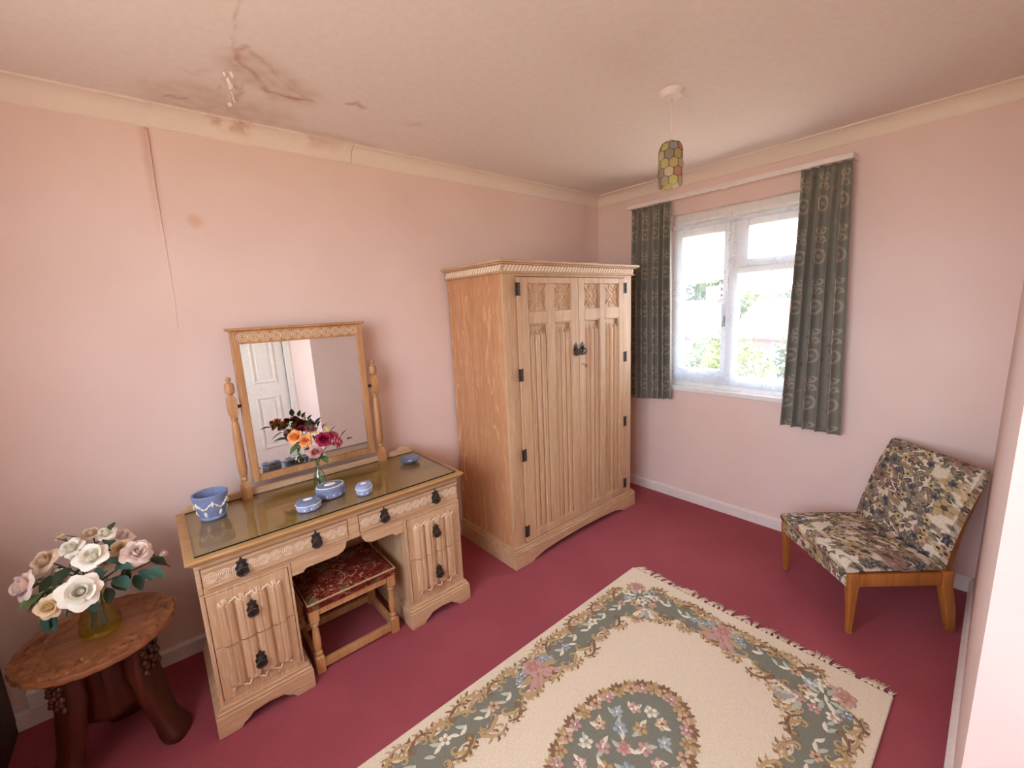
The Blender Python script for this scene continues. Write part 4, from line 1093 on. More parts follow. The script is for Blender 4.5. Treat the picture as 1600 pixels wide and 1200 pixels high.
# motif meshes ---------------------------------------------------------
def strip(mb, pts, ws, h, mi=0, z0=0.0):
    n = len(pts); vs_ = []
    for i in range(n):
        a = Vector(pts[max(0, i - 1)]); b = Vector(pts[min(n - 1, i + 1)]); t = (b - a).normalized(); nn = Vector((-t.y, t.x)); p = Vector(pts[i])
        for (s, hh) in ((-1, 0), (-0.5, 0.8), (0.5, 0.8), (1, 0)):
            q = p + nn * ws[i] * s; vs_.append((q.x, q.y, z0 + h * hh))
    mb.add(vs_, [(4 * i + k, 4 * (i + 1) + k, 4 * (i + 1) + k + 1, 4 * i + k + 1) for i in range(n - 1) for k in range(3)], mi)
def scroll_mesh(c1, c2):
    mb = MB(); pts = []
    for k in range(9):                                    # long bowed limb
        t = k / 8; pts.append((0.062 - 0.062 * t, 0.016 * math.sin(PI * t) + 0.004))
    for k in range(1, 13):                                # ending in a volute
        a = k / 12 * 5.2; r = 0.013 * (1 - 0.6 * k / 12); pts.append((-r * math.sin(a), 0.004 - 0.013 + r * math.cos(a)))
    n_ = len(pts)
    strip(mb, pts, [0.0012 + 0.0042 * math.sin(PI * min(1, (k + 1) / (n_ - 2))) for k in range(n_)], 0.0042, 0)
    for (x, y, dx_, dy_, c_) in ((0.052, 0.010, 0.006, 0.016, 1), (0.040, 0.017, 0.004, 0.017, 0), (0.026, 0.019, -0.004, 0.016, 1), (0.010, 0.012, -0.012, 0.014, 0), (0.048, 0.006, 0.002, -0.013, 0), (0.032, 0.012, -0.006, -0.013, 1)):
        strip(mb, [(x, y), (x + dx_ * 0.5, y + dy_ * 0.6), (x + dx_ - 0.006, y + dy_)], [0.0028, 0.0040, 0.0006], 0.0036, c_)
    return mb.mesh('scroll_motif', [RW[c1], RW[c2]])
SCR = [scroll_mesh('tan', 'brown'), scroll_mesh('brown', 'tan'), scroll_mesh('ochre', 'brown'), scroll_mesh('tan', 'pink')]
def blob(mb, c, rx, ry, rot, h, mi, n=10, z0=0.0):
    vs_ = []
    for (s, hh) in ((1.0, 0), (0.6, 0.75)):
        for k in range(n):
            a = 2 * PI * k / n; x, y = rx * s * math.cos(a), ry * s * math.sin(a)
            vs_.append((c[0] + x * math.cos(rot) - y * math.sin(rot), c[1] + x * math.sin(rot) + y * math.cos(rot), z0 + h * hh))
    vs_.append((c[0], c[1], z0 + h))
    mb.add(vs_, [(k, (k + 1) % n, n + (k + 1) % n, n + k) for k in range(n)] + [(n + k, n + (k + 1) % n, 2 * n) for k in range(n)], mi)
def flower_mesh(c1, c2, n=5, dbl=False):
    mb = MB()
    for k in range(n):
        a = 2 * PI * k / n; blob(mb, (0.62 * math.cos(a), 0.62 * math.sin(a)), 0.40, 0.36, a, 0.18, 0, 8)
    if dbl:
        for k in range(n):
            a = 2 * PI * (k + .5) / n; blob(mb, (0.34 * math.cos(a), 0.34 * math.sin(a)), 0.27, 0.25, a, 0.16, 2, 8, 0.08)
    blob(mb, (0, 0), 0.22, 0.22, 0, 0.16, 1, 8, 0.12)
    return mb.mesh('flower_motif', [RW[c1], RW[c2], RW['rose']])
FLW = dict(pink=flower_mesh('pink', 'ivory'), peach=flower_mesh('peach', 'brown'), blue=flower_mesh('blue', 'ivory'), ivory=flower_mesh('ivory', 'ochre'), ochre=flower_mesh('ochre', 'rose'), rose=flower_mesh('pink', 'ochre', 6, True))
def leafm(c):
    mb = MB(); strip(mb, [(0, 0), (0.3, 0.05), (0.6, 0.03), (0.85, -0.03), (1.0, -0.08)], [0.04, 0.17, 0.20, 0.12, 0.01], 0.16)
    return mb.mesh('leaf_motif', RW[c])
LFM = {c: leafm(c) for c in ('ivory', 'sage', 'brown', 'tan', 'blue', 'pink')}
def rp(p, z=0.0): return (RCX + p[0], RCY + p[1], RZ + z)
rnd = random.Random(3)
def put_flower(k, p, s, rot=None, z=0.0014): inst(FLW[k], 'flower_motif', rug, rp(p, z), (0, 0, rot if rot is not None else rnd.uniform(0, 6)), (s * 1.15, s * 1.15, min(s, 0.024)))
def put_leaf(k, p, s, rot, z=0.0014): inst(LFM[k], 'leaf_motif', rug, rp(p, z), (0, 0, rot), (s, s * 1.0, min(s, 0.022)))
def at_len(l):
    l %= PLEN
    i = min(range(NP), key=lambda k: abs(PATH[k][2] - l)); return PATH[i]
# acanthus scrolls along both edges of the band
for (edge, cnt) in ((1, 110), (-1, 84)):
    for k in range(cnt):
        p, n_, l = at_len(PLEN * k / cnt + (0.01 if edge > 0 else 0.03))
        w = w_out(p, l) + 0.002 if edge > 0 else -(w_in(p, l) + 0.002)
        q = p + n_ * w; ang = math.atan2(n_.y, n_.x) - PI / 2 + rnd.uniform(-.2, .2) + (PI if edge < 0 else 0)
        fl = 1 if k % 2 else -1
        s = rnd.uniform(1.05, 1.4)
        inst(SCR[k % 4], 'scroll_motif', rug, rp(q, 0.0008), (0, 0, ang), (s * fl, s, 1))
# sprays along the band
for k in range(44):
    p, n_, l = at_len(PLEN * (k + 0.3) / 44)
    if mid_k(p) > 0.4: continue
    t = Vector((-n_.y, n_.x)); q = p + n_ * rnd.uniform(-.018, .012); ang = math.atan2(t.y, t.x)
    if k % 2 == 0: put_flower(('pink', 'peach', 'ivory', 'blue')[(k // 2) % 4], q, rnd.uniform(0.017, 0.023))
    put_leaf('ivory', q + t * 0.018, 0.042, ang + 0.5); put_leaf('sage', q + t * 0.018, 0.040, ang - 0.5)
    put_leaf('ivory' if k % 3 else 'sage', q - t * 0.016, 0.038, ang + PI - 0.55)
# corner bouquets
for sx in (-1, 1):
    for sy in (-1, 1):
        c = Vector((sx * (HA - 0.045), sy * (HB - 0.045))); dd = Vector((sx, sy)).normalized()
        put_flower('rose', c + dd * 0.072, 0.036)
        for k in range(8):
            a = math.atan2(dd.y, dd.x) + (k - 3.5) * 0.72; r = rnd.uniform(0.062, 0.085); u = Vector((math.cos(a), math.sin(a)))
            put_flower(('pink', 'ivory', 'blue', 'peach')[k % 4], c + u * r, 0.021)
            put_leaf(('sage', 'ivory')[k % 2], c + u * 0.02, 0.048, a + 0.3)
        for k in range(5):
            a = math.atan2(-dd.y, -dd.x) + (k - 2) * 0.45; u = Vector((math.cos(a), math.sin(a)))
            put_leaf(('ivory', 'sage', 'blue')[k % 3], c - dd * 0.095, 0.080, a); 
        put_flower('pink', c - dd * 0.10, 0.026); put_flower('ivory', c - dd * 0.045, 0.024); put_flower('ochre', c - dd * 0.135 + Vector((dd.y, -dd.x)) * 0.03, 0.018); put_flower('peach', c - dd * 0.135 - Vector((dd.y, -dd.x)) * 0.03, 0.018)
# big roses with ribbons at the middle of each side
for c, nrm in (((0, HB), (0, 1)), ((0, -HB), (0, -1)), ((HA, 0), (1, 0)), ((-HA, 0), (-1, 0))):
    c = Vector(c); nv = Vector(nrm); t = Vector((-nv.y, nv.x))
    put_flower('rose', c + nv * 0.012, 0.042, z=0.002)
    for s in (-1, 1):
        put_flower('blue', c + t * s * 0.062 + nv * 0.018, 0.022); put_flower('blue', c + t * s * 0.088 - nv * 0.004, 0.018)
        put_leaf('pink', c - nv * 0.022 + t * s * 0.012, 0.085, math.atan2(-nv.y * .7 + t.y * s, -nv.x * .7 + t.x * s)); put_leaf('pink', c - nv * 0.03, 0.070, math.atan2(-nv.y * 1.4 + t.y * s, -nv.x * 1.4 + t.x * s))
        put_leaf('tan', c - nv * 0.01 + t * s * 0.03, 0.075, math.atan2(-nv.y * .3 + t.y * s, -nv.x * .3 + t.x * s))
        put_leaf('sage', c + nv * 0.03 + t * s * 0.02, 0.05, math.atan2(nv.y + t.y * s, nv.x + t.x * s))
# oval medallion with its wreath
MA, MBB = 0.168, 0.280
vs_ = []; n = 96
for (s, z) in ((1.0, 0), (0.985, 0.0016)):
    for k in range(n):
        a = 2 * PI * k / n; w = s * (1 + 0.02 * math.sin(a * 14)); vs_.append(rp((MA * w * math.cos(a), MBB * w * math.sin(a)), z))
MB().add(vs_, [(k, (k + 1) % n, n + (k + 1) % n, n + k) for k in range(n)] + [tuple(range(n, 2 * n))]).build('medallion', RW['green'], rug)
n = 30
for k in range(n):
    a = 2 * PI * k / n; p = Vector((MA * 1.02 * math.cos(a), MBB * 1.02 * math.sin(a))); nn = Vector((math.cos(a) / MA, math.sin(a) / MBB)).normalized(); an = math.atan2(nn.y, nn.x)
    for d_ in (-0.75, -0.2, 0.35, 0.9): put_leaf(('brown', 'tan')[k % 2] if d_ != 0.35 else 'brown', p + nn * 0.004, 0.042, an + d_, 0.0010)
    put_flower(('ochre', 'pink', 'peach')[k % 3], p, 0.022, z=0.003)
for k in range(13):
    a = 2 * PI * k / 13 + 0.2; r = 0.66
    p = Vector((MA * r * math.cos(a), MBB * r * math.sin(a)))
    put_flower(('pink', 'blue', 'peach', 'ivory')[k % 4], p, 0.022)
    for d_ in (-0.6, 0.6): put_leaf(('ivory', 'sage')[k % 2], p * 0.9, 0.044, a + d_)
for k, (x, y) in enumerate([(0, 0), (0, 0.10), (0, -0.10), (0.05, 0.05), (-0.05, 0.05), (0.05, -0.05), (-0.05, -0.05)]):
    put_flower(('rose', 'ochre', 'ochre', 'pink', 'blue', 'blue', 'pink')[k], Vector((x, y)), 0.024)
    put_leaf('ivory', Vector((x, y)), 0.045, k * 1.3 + 0.4); put_leaf('sage', Vector((x, y)), 0.045, k * 1.3 + 3.4)
# knotted fringe on the two short ends
def tassel(seed):
    r_ = random.Random(seed); mb = MB(); L = r_.uniform(0.045, 0.062); bend = r_.uniform(-.02, .02)
    for s in range(3):
        o = (s - 1) * 0.0045; sp = (s - 1) * r_.uniform(0.003, 0.008)
        mb.tube([(o * 0.5, 0, 0.006), (o, L * 0.3, 0.006), (o + bend * 0.4 + sp * .4, L * 0.65, 0.004), (o + bend + sp, L, 0.0032)], [0.0022, 0.0034, 0.0026, 0.0016], 5)
    mb.lathe([(0.001, 0.010), (0.005, 0.014), (0.005, 0.020), (0.001, 0.024)], (0, 0, 0.0058), 6, ax='y')
    return mb.mesh('tassel', RW['fringe'], True)
TS = [tassel(k) for k in range(6)]
nt_ = 52
for k in range(nt_):
    x = RX0 + 0.012 + (RX1 - RX0 - 0.024) * k / (nt_ - 1)
    inst(TS[k % 6], 'tassel', rug, (x, RY1 - 0.001, 0), (0, 0, rnd.uniform(-.5, .35)), (1, rnd.uniform(.8, 1.15), 1))
    if k % 2 == 0: inst(TS[(k + 2) % 6], 'tassel', rug, (x, RY0 + 0.001, 0), (0, 0, PI + rnd.uniform(-.3, .3)))

# ------------------------------------------------------------------ upholstered chair
def floral():
    m = M('floral_upholstery', (214, 194, 172), 0.9, spec=0.15)
    c = m.coord(); x, y, z = m.xyz(c); nt = m.nt
    p2 = m.comb(x + (z - y) * 0.35, y + z)
    n0, _ = m.noise(c, 160, 2); n1, _ = m.noise(c, 34, 3)
    col = m.mix(n0.step(0.3, 0.7), (204, 188, 166), (220, 205, 184))
    def layer(col, scale, rad, lobes, depth, seed, gate, pal, mk=None, heart=None):
        v = m.voro(m.mapv(p2, (1, 1, 1), (seed, seed * 0.7, 0)), scale); v.voronoi_dimensions = '2D'
        q = m.n('ShaderNodeVectorMath'); q.operation = 'SUBTRACT'
        m.L(m.mapv(p2, (1, 1, 1), (seed, seed * 0.7, 0)), q.inputs[0]); m.L(v.outputs['Position'], q.inputs[1])
        dx, dy, _ = m.xyz(q.outputs[0]); cc = m.xyz(v.outputs['Color'])
        r = (dx * dx + dy * dy).sqrt(); th = dx.atan2(dy) + cc[2] * 6.28
        w = (th * float(lobes)).sin()
        rr = r * (w * -depth + 1.0 + (n1 - 0.5) * 0.9)
        k = rr.step(rad, rad * 0.82) * cc[1].gt(gate)
        if mk is not None: k = k * mk
        pc = m.ramp(cc[0], pal, 'CONSTANT')
        pc = m.mix((rr * (9.0 / rad)).sin().step(0.2, 0.9) * 0.35, pc, (206, 184, 154))
        pc = m.mix(w.step(-0.5, -0.95) * 0.5, pc, (70, 64, 60))
        if heart: pc = m.mix(r.step(rad * 0.34, rad * 0.26), pc, heart)
        return m.mix(k, col, pc)
    mk, _ = m.noise(c, 8, 1)
    col = layer(col, 26, 0.022, 2, 0.5, 1.3, 0.22, [(0.0, (84, 82, 76)), (0.25, (122, 116, 92)), (0.5, (132, 104, 92)), (0.75, (104, 100, 88))], mk.step(0.36, 0.42))
    col = layer(col, 40, 0.013, 3, 0.35, 5.1, 0.35, [(0.0, (66, 66, 72)), (0.3, (150, 126, 92)), (0.6, (124, 84, 78)), (0.8, (96, 92, 78))], mk.step(0.40, 0.46))
    col = layer(col, 8.5, 0.046, 5, 0.22, 2.2, 0.30, [(0.0, (142, 128, 112)), (0.3, (176, 150, 108)), (0.55, (146, 112, 100)), (0.8, (112, 108, 102))], None, (92, 76, 62))
    col = layer(col, 17, 0.021, 5, 0.25, 7.7, 0.55, [(0.0, (188, 164, 120)), (0.4, (84, 84, 90)), (0.7, (152, 116, 104))], None, (60, 52, 48))
    return m.base(col).bump(n0, 0.25, 0.003).m
M_FLOR = floral()
W_TEAK = wood('teak_frame', (132, 74, 28), (164, 98, 42), (184, 118, 58), 'z', 0.0, 0.4)
CH_A = R(-42)
chx, chy = 1.967, -0.440
ch = empty('easy_chair', (chx, chy, 0), 'low armless chair with floral upholstery and teak legs in the corner', 'chair', rot=(0, 0, CH_A))
def rbox(mb_pts, name, mat, parent, bev, seg=4):
    o = mb_pts.build(name, mat, parent, smooth=True, local=True)
    b = o.modifiers.new('bevel', 'BEVEL'); b.width = bev; b.segments = seg; b.limit_method = 'ANGLE'; b.angle_limit = R(30); b.harden_normals = False
    return o
def cushion(mb, w0, w1, ps, th, dome=0.012, nu=10):
    """upholstered slab: ps = spine (y,z) points, width w0->w1, thickness th along the spine normal"""
    m = len(ps); vs_ = []
    for j, (y, z) in enumerate(ps):
        a = Vector(ps[max(0, j - 1)]); b = Vector(ps[min(m - 1, j + 1)]); t = (b - a).normalized(); nn = Vector((-t.y, t.x))
        w = lerp(w0, w1, j / (m - 1)); e = math.sin(PI * j / (m - 1)) ** 0.5
        ring = []
        for i in range(nu + 1):
            u = i / nu * 2 - 1; k = (1 - u * u) ** 0.5 if abs(u) < 1 else 0
            ring.append((u * w / 2, th / 2 * (0.62 + 0.38 * min(1, k * 1.6)) + dome * k * e))
        for i in range(nu, -1, -1):
            u = i / nu * 2 - 1; k = (1 - u * u) ** 0.5 if abs(u) < 1 else 0
            ring.append((u * w / 2, -th / 2 * (0.62 + 0.38 * min(1, k * 1.6))))
        sh = 1.0 if 0 < j < m - 1 else 0.6
        for (x, d_) in ring: vs_.append((x * (1.0 if sh == 1 else 0.985), y + nn.x * d_ * sh, z + nn.y * d_ * sh))
    n = 2 * (nu + 1)
    fs = [(j * n + i, j * n + (i + 1) % n, (j + 1) * n + (i + 1) % n, (j + 1) * n + i) for j in range(m - 1) for i in range(n)] + [tuple(range(n)), tuple(range((m - 1) * n, m * n))]
    mb.add(vs_, fs); return mb
mb = cushion(MB(), 0.495, 0.47, [(-0.262, 0.318), (-0.250, 0.322), (-0.17, 0.325), (-0.05, 0.325), (0.08, 0.322), (0.165, 0.318), (0.175, 0.316)], 0.052)
mb.build('seat_cushion', M_FLOR, ch, smooth=True, local=True, auto=60)
mb = cushion(MB(), 0.475, 0.455, [(0.150, 0.300), (0.154, 0.312), (0.172, 0.40), (0.205, 0.52), (0.252, 0.65), (0.296, 0.745), (0.301, 0.755)], 0.066)
mb.build('back_cushion', M_FLOR, ch, smooth=True, local=True, auto=60)
rbox(MB().box(-0.236, 0.236, -0.250, -0.225, 0.232, 0.300), 'front_border', M_FLOR, ch, 0.006)
for s in (-1, 1):
    rbox(MB().box(s * 0.238 - 0.012, s * 0.238 + 0.012, -0.215, 0.19, 0.236, 0.296), 'side_rail', W_TEAK, ch, 0.005, 2)
    fl = MB()
    def legsec(cx, cy_, w, d_, z): return [(cx + a * w, cy_ + b * d_, z) for a, b in ((-1, -1), (1, -1), (1, 1), (-1, 1))]
    def legmesh(secs):
        mb = MB(); vs_ = []
        for q in secs: vs_ += legsec(*q)
        m = len(secs)
        mb.add(vs_, [(4 * j + i, 4 * j + (i + 1) % 4, 4 * (j + 1) + (i + 1) % 4, 4 * (j + 1) + i) for j in range(m - 1) for i in range(4)] + [(3, 2, 1, 0), tuple(range(4 * (m - 1), 4 * m))]); return mb
    rbox(legmesh([(s * 0.238, -0.215, 0.014, 0.014, 0.0), (s * 0.236, -0.218, 0.011, 0.011, 0.012), (s * 0.236, -0.220, 0.014, 0.015, 0.13), (s * 0.236, -0.224, 0.018, 0.022, 0.24), (s * 0.236, -0.226, 0.018, 0.024, 0.302)]), 'leg', W_TEAK, ch, 0.004, 2)
    rbox(legmesh([(s * 0.236, 0.232, 0.014, 0.017, 0.0), (s * 0.236, 0.205, 0.017, 0.022, 0.13), (s * 0.236, 0.178, 0.017, 0.024, 0.24), (s * 0.236, 0.178, 0.017, 0.024, 0.302)]), 'leg', W_TEAK, ch, 0.004, 2)
    rbox(legmesh([(s * 0.195, 0.205, 0.012, 0.015, 0.25), (s * 0.195, 0.25, 0.012, 0.013, 0.48), (s * 0.195, 0.318, 0.010, 0.010, 0.70)]), 'back_upright', W_TEAK, ch, 0.003, 2)
rbox(MB().box(-0.225, 0.225, 0.150, 0.176, 0.240, 0.290), 'back_rail', W_TEAK, ch, 0.004, 2)

# ------------------------------------------------------------------ curtains
def damask():
    m = M('grey_green_damask', (92, 94, 88), 0.85, spec=0.2)
    m.b.inputs['Sheen Weight'].default_value = 0.2
    U, V, _ = m.xyz(m.coord('UV'))
    n0, _ = m.noise(m.coord('UV'), 240, 2)
    col = m.mix(n0.step(0.3, 0.7), (122, 118, 106), (138, 133, 120))
    P = 0.20
    u = U.mod(P) - P / 2
    T_ = 0.28
    motif = None
    v = V.mod(T_)
    def ring(cu, cv, r, w):
        d = ((u - cu) * (u - cu) + (v - cv) * (v - cv)).sqrt(); return (d - r).abs().step(w * 1.5, w * 0.5)
    def disc(cu, cv, r):
        d = ((u - cu) * (u - cu) + (v - cv) * (v - cv)).sqrt(); return d.step(r, r * 0.6)
    motif = ring(0, 0.05, 0.036, 0.007).mx(disc(0, 0.05, 0.016) * 1.0)
    for (cv, sg) in ((0.115, 1.0), (0.215, -1.0)):                  # ribbed fans
        du = u; dv = (v - cv) * sg
        d = (du * du + dv * dv).sqrt(); an = du.atan2(dv)
        fan = ((an * 7.0).sin()).step(-0.1, 0.4) * d.step(0.046, 0.040) * d.gt(0.010) * an.abs().lt(1.25)
        motif = motif.mx(fan).mx((d - 0.043).abs().step(0.007, 0.003) * an.abs().lt(1.3))
    col = m.mix(motif * 0.7, col, (188, 170, 148))
    # floral stripe between the columns
    uv2 = m.warp(m.coord('UV'), 30, 0.03)
    vr = m.voro(uv2, 24); d = E(m.nt, vr.outputs['Distance']); cc = m.xyz(vr.outputs['Color'])
    side = u.abs().gt(0.055)
    col = m.mix(d.step(0.42, 0.25) * side * cc[0].gt(0.45) * 0.6, col, m.ramp(cc[1], [(0.0, (140, 124, 108)), (0.5, (112, 84, 84)), (0.8, (164, 148, 130))], 'CONSTANT'))
    vine = (((V * 60.0).sin() * 0.012 + u.abs()) - 0.075).abs().step(0.008, 0.003)
    col = m.mix(vine * 0.55, col, (146, 130, 112))
    return m.base(col).bump(n0, 0.3, 0.002).m
M_DAM = damask()
def curtain(name, label, xt0, xt1, xb0, xb1, zt, zb0, zb1, nf, seed, full, u_off):
    r_ = random.Random(seed); nu, nv = nf * 14, 40
    ph = [r_.uniform(-0.5, 0.5) for _ in range(nf + 2)]; am = [r_.uniform(0.7, 1.15) for _ in range(nf + 2)]
    vs_, uvs = [], []
    for j in range(nv + 1):
        v = j / nv
        for i in range(nu + 1):
            u = i / nu; k = u * nf; a = int(min(nf - 1, k)); t = k - a
            A = lerp(am[a], am[a + 1], t); p_ = lerp(ph[a], ph[a + 1], t)
            x = lerp(lerp(xt0, xt1, u), lerp(xb0, xb1, u), v ** 1.3)
            fold = math.sin(2 * PI * k + p_ * 2); fold = math.copysign(abs(fold) ** 0.75, fold)
            amp = lerp(0.018, 0.036, min(1, v * 2.5)) * A
            pin = math.exp(-(v / 0.035) ** 2)                       # gathered heading tape
            y = -0.072 - amp * fold - 0.006 * math.sin(14 * PI * k / 2) * pin
            x += 0.010 * math.cos(2 * PI * k + p_) * min(1, v * 2)
            zb = lerp(zb0, zb1, u) + 0.004 * fold
            vs_.append((x, y, lerp(zt, zb, v))); uvs.append((u * full + u_off, lerp(zt, zb, v)))
    mb = MB(); w = nu + 1
    mb.add(vs_, [(j * w + i, (j + 1) * w + i, (j + 1) * w + i + 1, j * w + i + 1) for j in range(nv) for i in range(nu)])
    me = bpy.data.meshes.new(name); me.from_pydata(mb.v, [], mb.f); me.materials.append(M_DAM)
    uv = me.uv_layers.new(name='UVMap')
    for lp in me.loops: uv.data[lp.index].uv = uvs[lp.vertex_index]
    me.polygons.foreach_set('use_smooth', [True] * len(me.polygons))
    o = bpy.data.objects.new(name, me); COL.objects.link(o); ORG[o] = Vector((0, 0, 0))
    s = o.modifiers.new('thickness', 'SOLIDIFY'); s.thickness = 0.003
    return setp(o, label=label, category='curtain', group='grey green window curtains')
curtain('curtain', 'grey green patterned curtain on the left of the window beside the wardrobe', 0.372, 0.690, 0.378, 0.715, 2.203, 0.762, 0.795, 7, 4, 0.75, 0.02)
curtain('curtain', 'wider grey green patterned curtain on the right of the window', 1.475, 1.708, 1.452, 1.752, 2.203, 0.735, 0.722, 5, 11, 0.52, 0.045)
cr = empty('curtain_rail', (1.04, 0, 2.21), 'white painted curtain track above the window', 'curtain rail')
MB().box(0.360, 1.716, -0.112, -0.098, 2.202, 2.230).build('track', M_SKIRT, cr, bevel=0.003)
for x in (0.36, 1.04, 1.702): MB().box(x, x + 0.014, -0.098, 0.0, 2.206, 2.226).build('bracket', M_SKIRT, cr, bevel=0.002)

# net curtain
def net_mat():
    m = M('lace_net', (240, 244, 250), 0.9)
    nt = m.nt
    U, V, _ = m.xyz(m.coord('UV'))
    uv = m.coord('UV'); wv = m.warp(uv, 18, 0.05)
    vr = m.voro(wv, 15); d = E(nt, vr.outputs['Distance']); cc = m.xyz(vr.outputs['Color'])
    rings = ((d * 3.2).mod(0.62) - 0.31).abs().step(0.10, 0.04) * d.lt(0.62) * cc[0].gt(0.45)
    low = V.step(1.75, 1.45) * 0.8 + 0.2
    strips = ((U.mod(0.42) - 0.21).abs().step(0.05, 0.02)) * 0.5
    hem = (V + ((U * 42.0).sin() * 0.012)).step(1.03, 0.985)
    head = V.step(2.0, 2.03)
    dens = (rings * low * 0.34 + strips * 0.10 + hem * 0.28 + head * 0.3 + 0.20).mn(0.85)
    tr = m.n('ShaderNodeBsdfTransparent'); df = m.n('ShaderNodeBsdfDiffuse'); tl = m.n('ShaderNodeBsdfTranslucent')
    for s in (df, tl): s.inputs[0].default_value = lin((222, 234, 250))
    a = m.n('ShaderNodeMixShader'); a.inputs[0].default_value = 0.25; m.L(df.outputs[0], a.inputs[1]); m.L(tl.outputs[0], a.inputs[2])
    b = m.n('ShaderNodeMixShader'); m.L(dens, b.inputs[0]); m.L(tr.outputs[0], b.inputs[1]); m.L(a.outputs[0], b.inputs[2])
    m.L(b.outputs[0], m.out.inputs[0]); return m.m
nu, nv = 150, 30; vs_, uvs = [], []
for j in range(nv + 1):
    v = j / nv
    for i in range(nu + 1):
        u = i / nu; fold = math.sin(u * 44 + 1.2 * math.sin(u * 9)); z = lerp(2.045, 0.925, v)
        vs_.append((lerp(0.662, 1.54, u), 0.006 + 0.009 * fold * (0.6 + 0.4 * math.sin(u * 17)), z)); uvs.append((u * 1.3, z))
me = bpy.data.meshes.new('net_curtain'); w = nu + 1
me.from_pydata(vs_, [], [(j * w + i, (j + 1) * w + i, (j + 1) * w + i + 1, j * w + i + 1) for j in range(nv) for i in range(nu)])
uv = me.uv_layers.new(name='UVMap')
for lp in me.loops: uv.data[lp.index].uv = uvs[lp.vertex_index]
me.polygons.foreach_set('use_smooth', [True] * len(me.polygons)); me.materials.append(net_mat())
net = bpy.data.objects.new('net_curtain', me); COL.objects.link(net); ORG[net] = Vector((0, 0, 0))
setp(net, label='sheer white lace net curtain hanging across the window', category='net curtain')
o = MB().lathe([(0.004, 0.648), (0.004, 1.55)], (0, 0.006, 2.033), 8, ax='x').build('net_wire', M_WHITE); setp(o, label='thin white wire carrying the lace net across the window top', category='wire')

# ------------------------------------------------------------------ pendant lamp
lx, ly = 1.319, -1.188
pn = empty('pendant_lamp', (lx, ly, HC), 'ceiling pendant with a drum shade of coloured shell discs', 'lamp')
MB().lathe([(0.0005, HC - 0.030), (0.012, HC - 0.030), (0.040, HC - 0.024), (0.048, HC - 0.012), (0.050, HC)], (lx, ly, 0), 28).build('ceiling_rose', M_SKIRT, pn, smooth=True, auto=40)
MB().lathe([(0.0035, 2.180), (0.0035, HC - 0.028)], (lx, ly, 0), 10).build('cord', M_SKIRT, pn, smooth=True)
MB().lathe([(0.004, 2.192), (0.010, 2.188), (0.017, 2.165), (0.019, 2.160), (0.019, 2.130), (0.015, 2.128)], (lx, ly, 0), 18).build('lamp_holder', M_SKIRT, pn, smooth=True, auto=40)
SHELL = []
for nme, c in dict(cream=(240, 230, 212), peach=(236, 200, 180), yellow=(232, 212, 136), grey=(208, 198, 184), lemon=(234, 228, 180), blue=(206, 210, 210)).items():
    m = M('shell_' + nme, c, 0.35, spec=0.5)
    n_, _ = m.noise(m.coord(), 60, 3); m.base(m.mix(n_.step(0.3, 0.7), c, tuple(min(255, v * 1.1) for v in c)))
    tl = m.n('ShaderNodeBsdfTranslucent'); tl.inputs[0].default_value = lin(c); mx = m.n('ShaderNodeMixShader'); mx.inputs[0].default_value = 0.8
    m.L(m.b.outputs[0], mx.inputs[1]); m.L(tl.outputs[0], mx.inputs[2]); m.L(mx.outputs[0], m.out.inputs[0])
    mb = MB(); n = 16; r = 0.0205
    mb.lathe([(0.0003, 0.0005), (r * 0.6, 0.0004), (r, 0.0), (r, -0.001), (0.0003, -0.0006)], (0, 0, 0), n, ax='x')
    mb.tube([(0, r * math.cos(t), r * math.sin(t)) for t in [2 * PI * k / 20 for k in range(20)]], 0.0006, 5, mi=1, closed=True)
    SHELL.append(mb.mesh('shell_disc', [m.m, M_IRON]))
sh = empty('lamp_shade', (lx, ly, 2.09)); sh.parent = pn; sh.location = (0, 0, 2.09 - HC); ORG[sh] = Vector((lx, ly, 2.09))
rnd = random.Random(21)
for row, (z, r) in enumerate(((2.158, 0.041), (2.124, 0.046), (2.090, 0.0465), (2.056, 0.046), (2.023, 0.045))):
    for k in range(8):
        a = 2 * PI * (k + 0.5 * (row % 2)) / 8
        tilt = -0.35 if row == 0 else 0.0
        inst(SHELL[rnd.choice((0, 0, 1, 2, 3, 3, 4, 4, 5))], 'shell_disc', sh, (lx + r * math.cos(a), ly + r * math.sin(a), z), (0, tilt, a))
mb = MB()
for z, r in ((2.172, 0.036), (2.140, 0.044)): mb.tube([(lx + r * math.cos(t), ly + r * math.sin(t), z) for t in [2 * PI * k / 32 for k in range(32)]], 0.0013, 5, closed=True)
for k in range(3):
    a = 2 * PI * k / 3; mb.tube([(lx + 0.018 * math.cos(a), ly + 0.018 * math.sin(a), 2.163), (lx + 0.036 * math.cos(a), ly + 0.036 * math.sin(a), 2.172)], 0.0012, 5)
mb.build('wire_ring', M_IRON, sh)

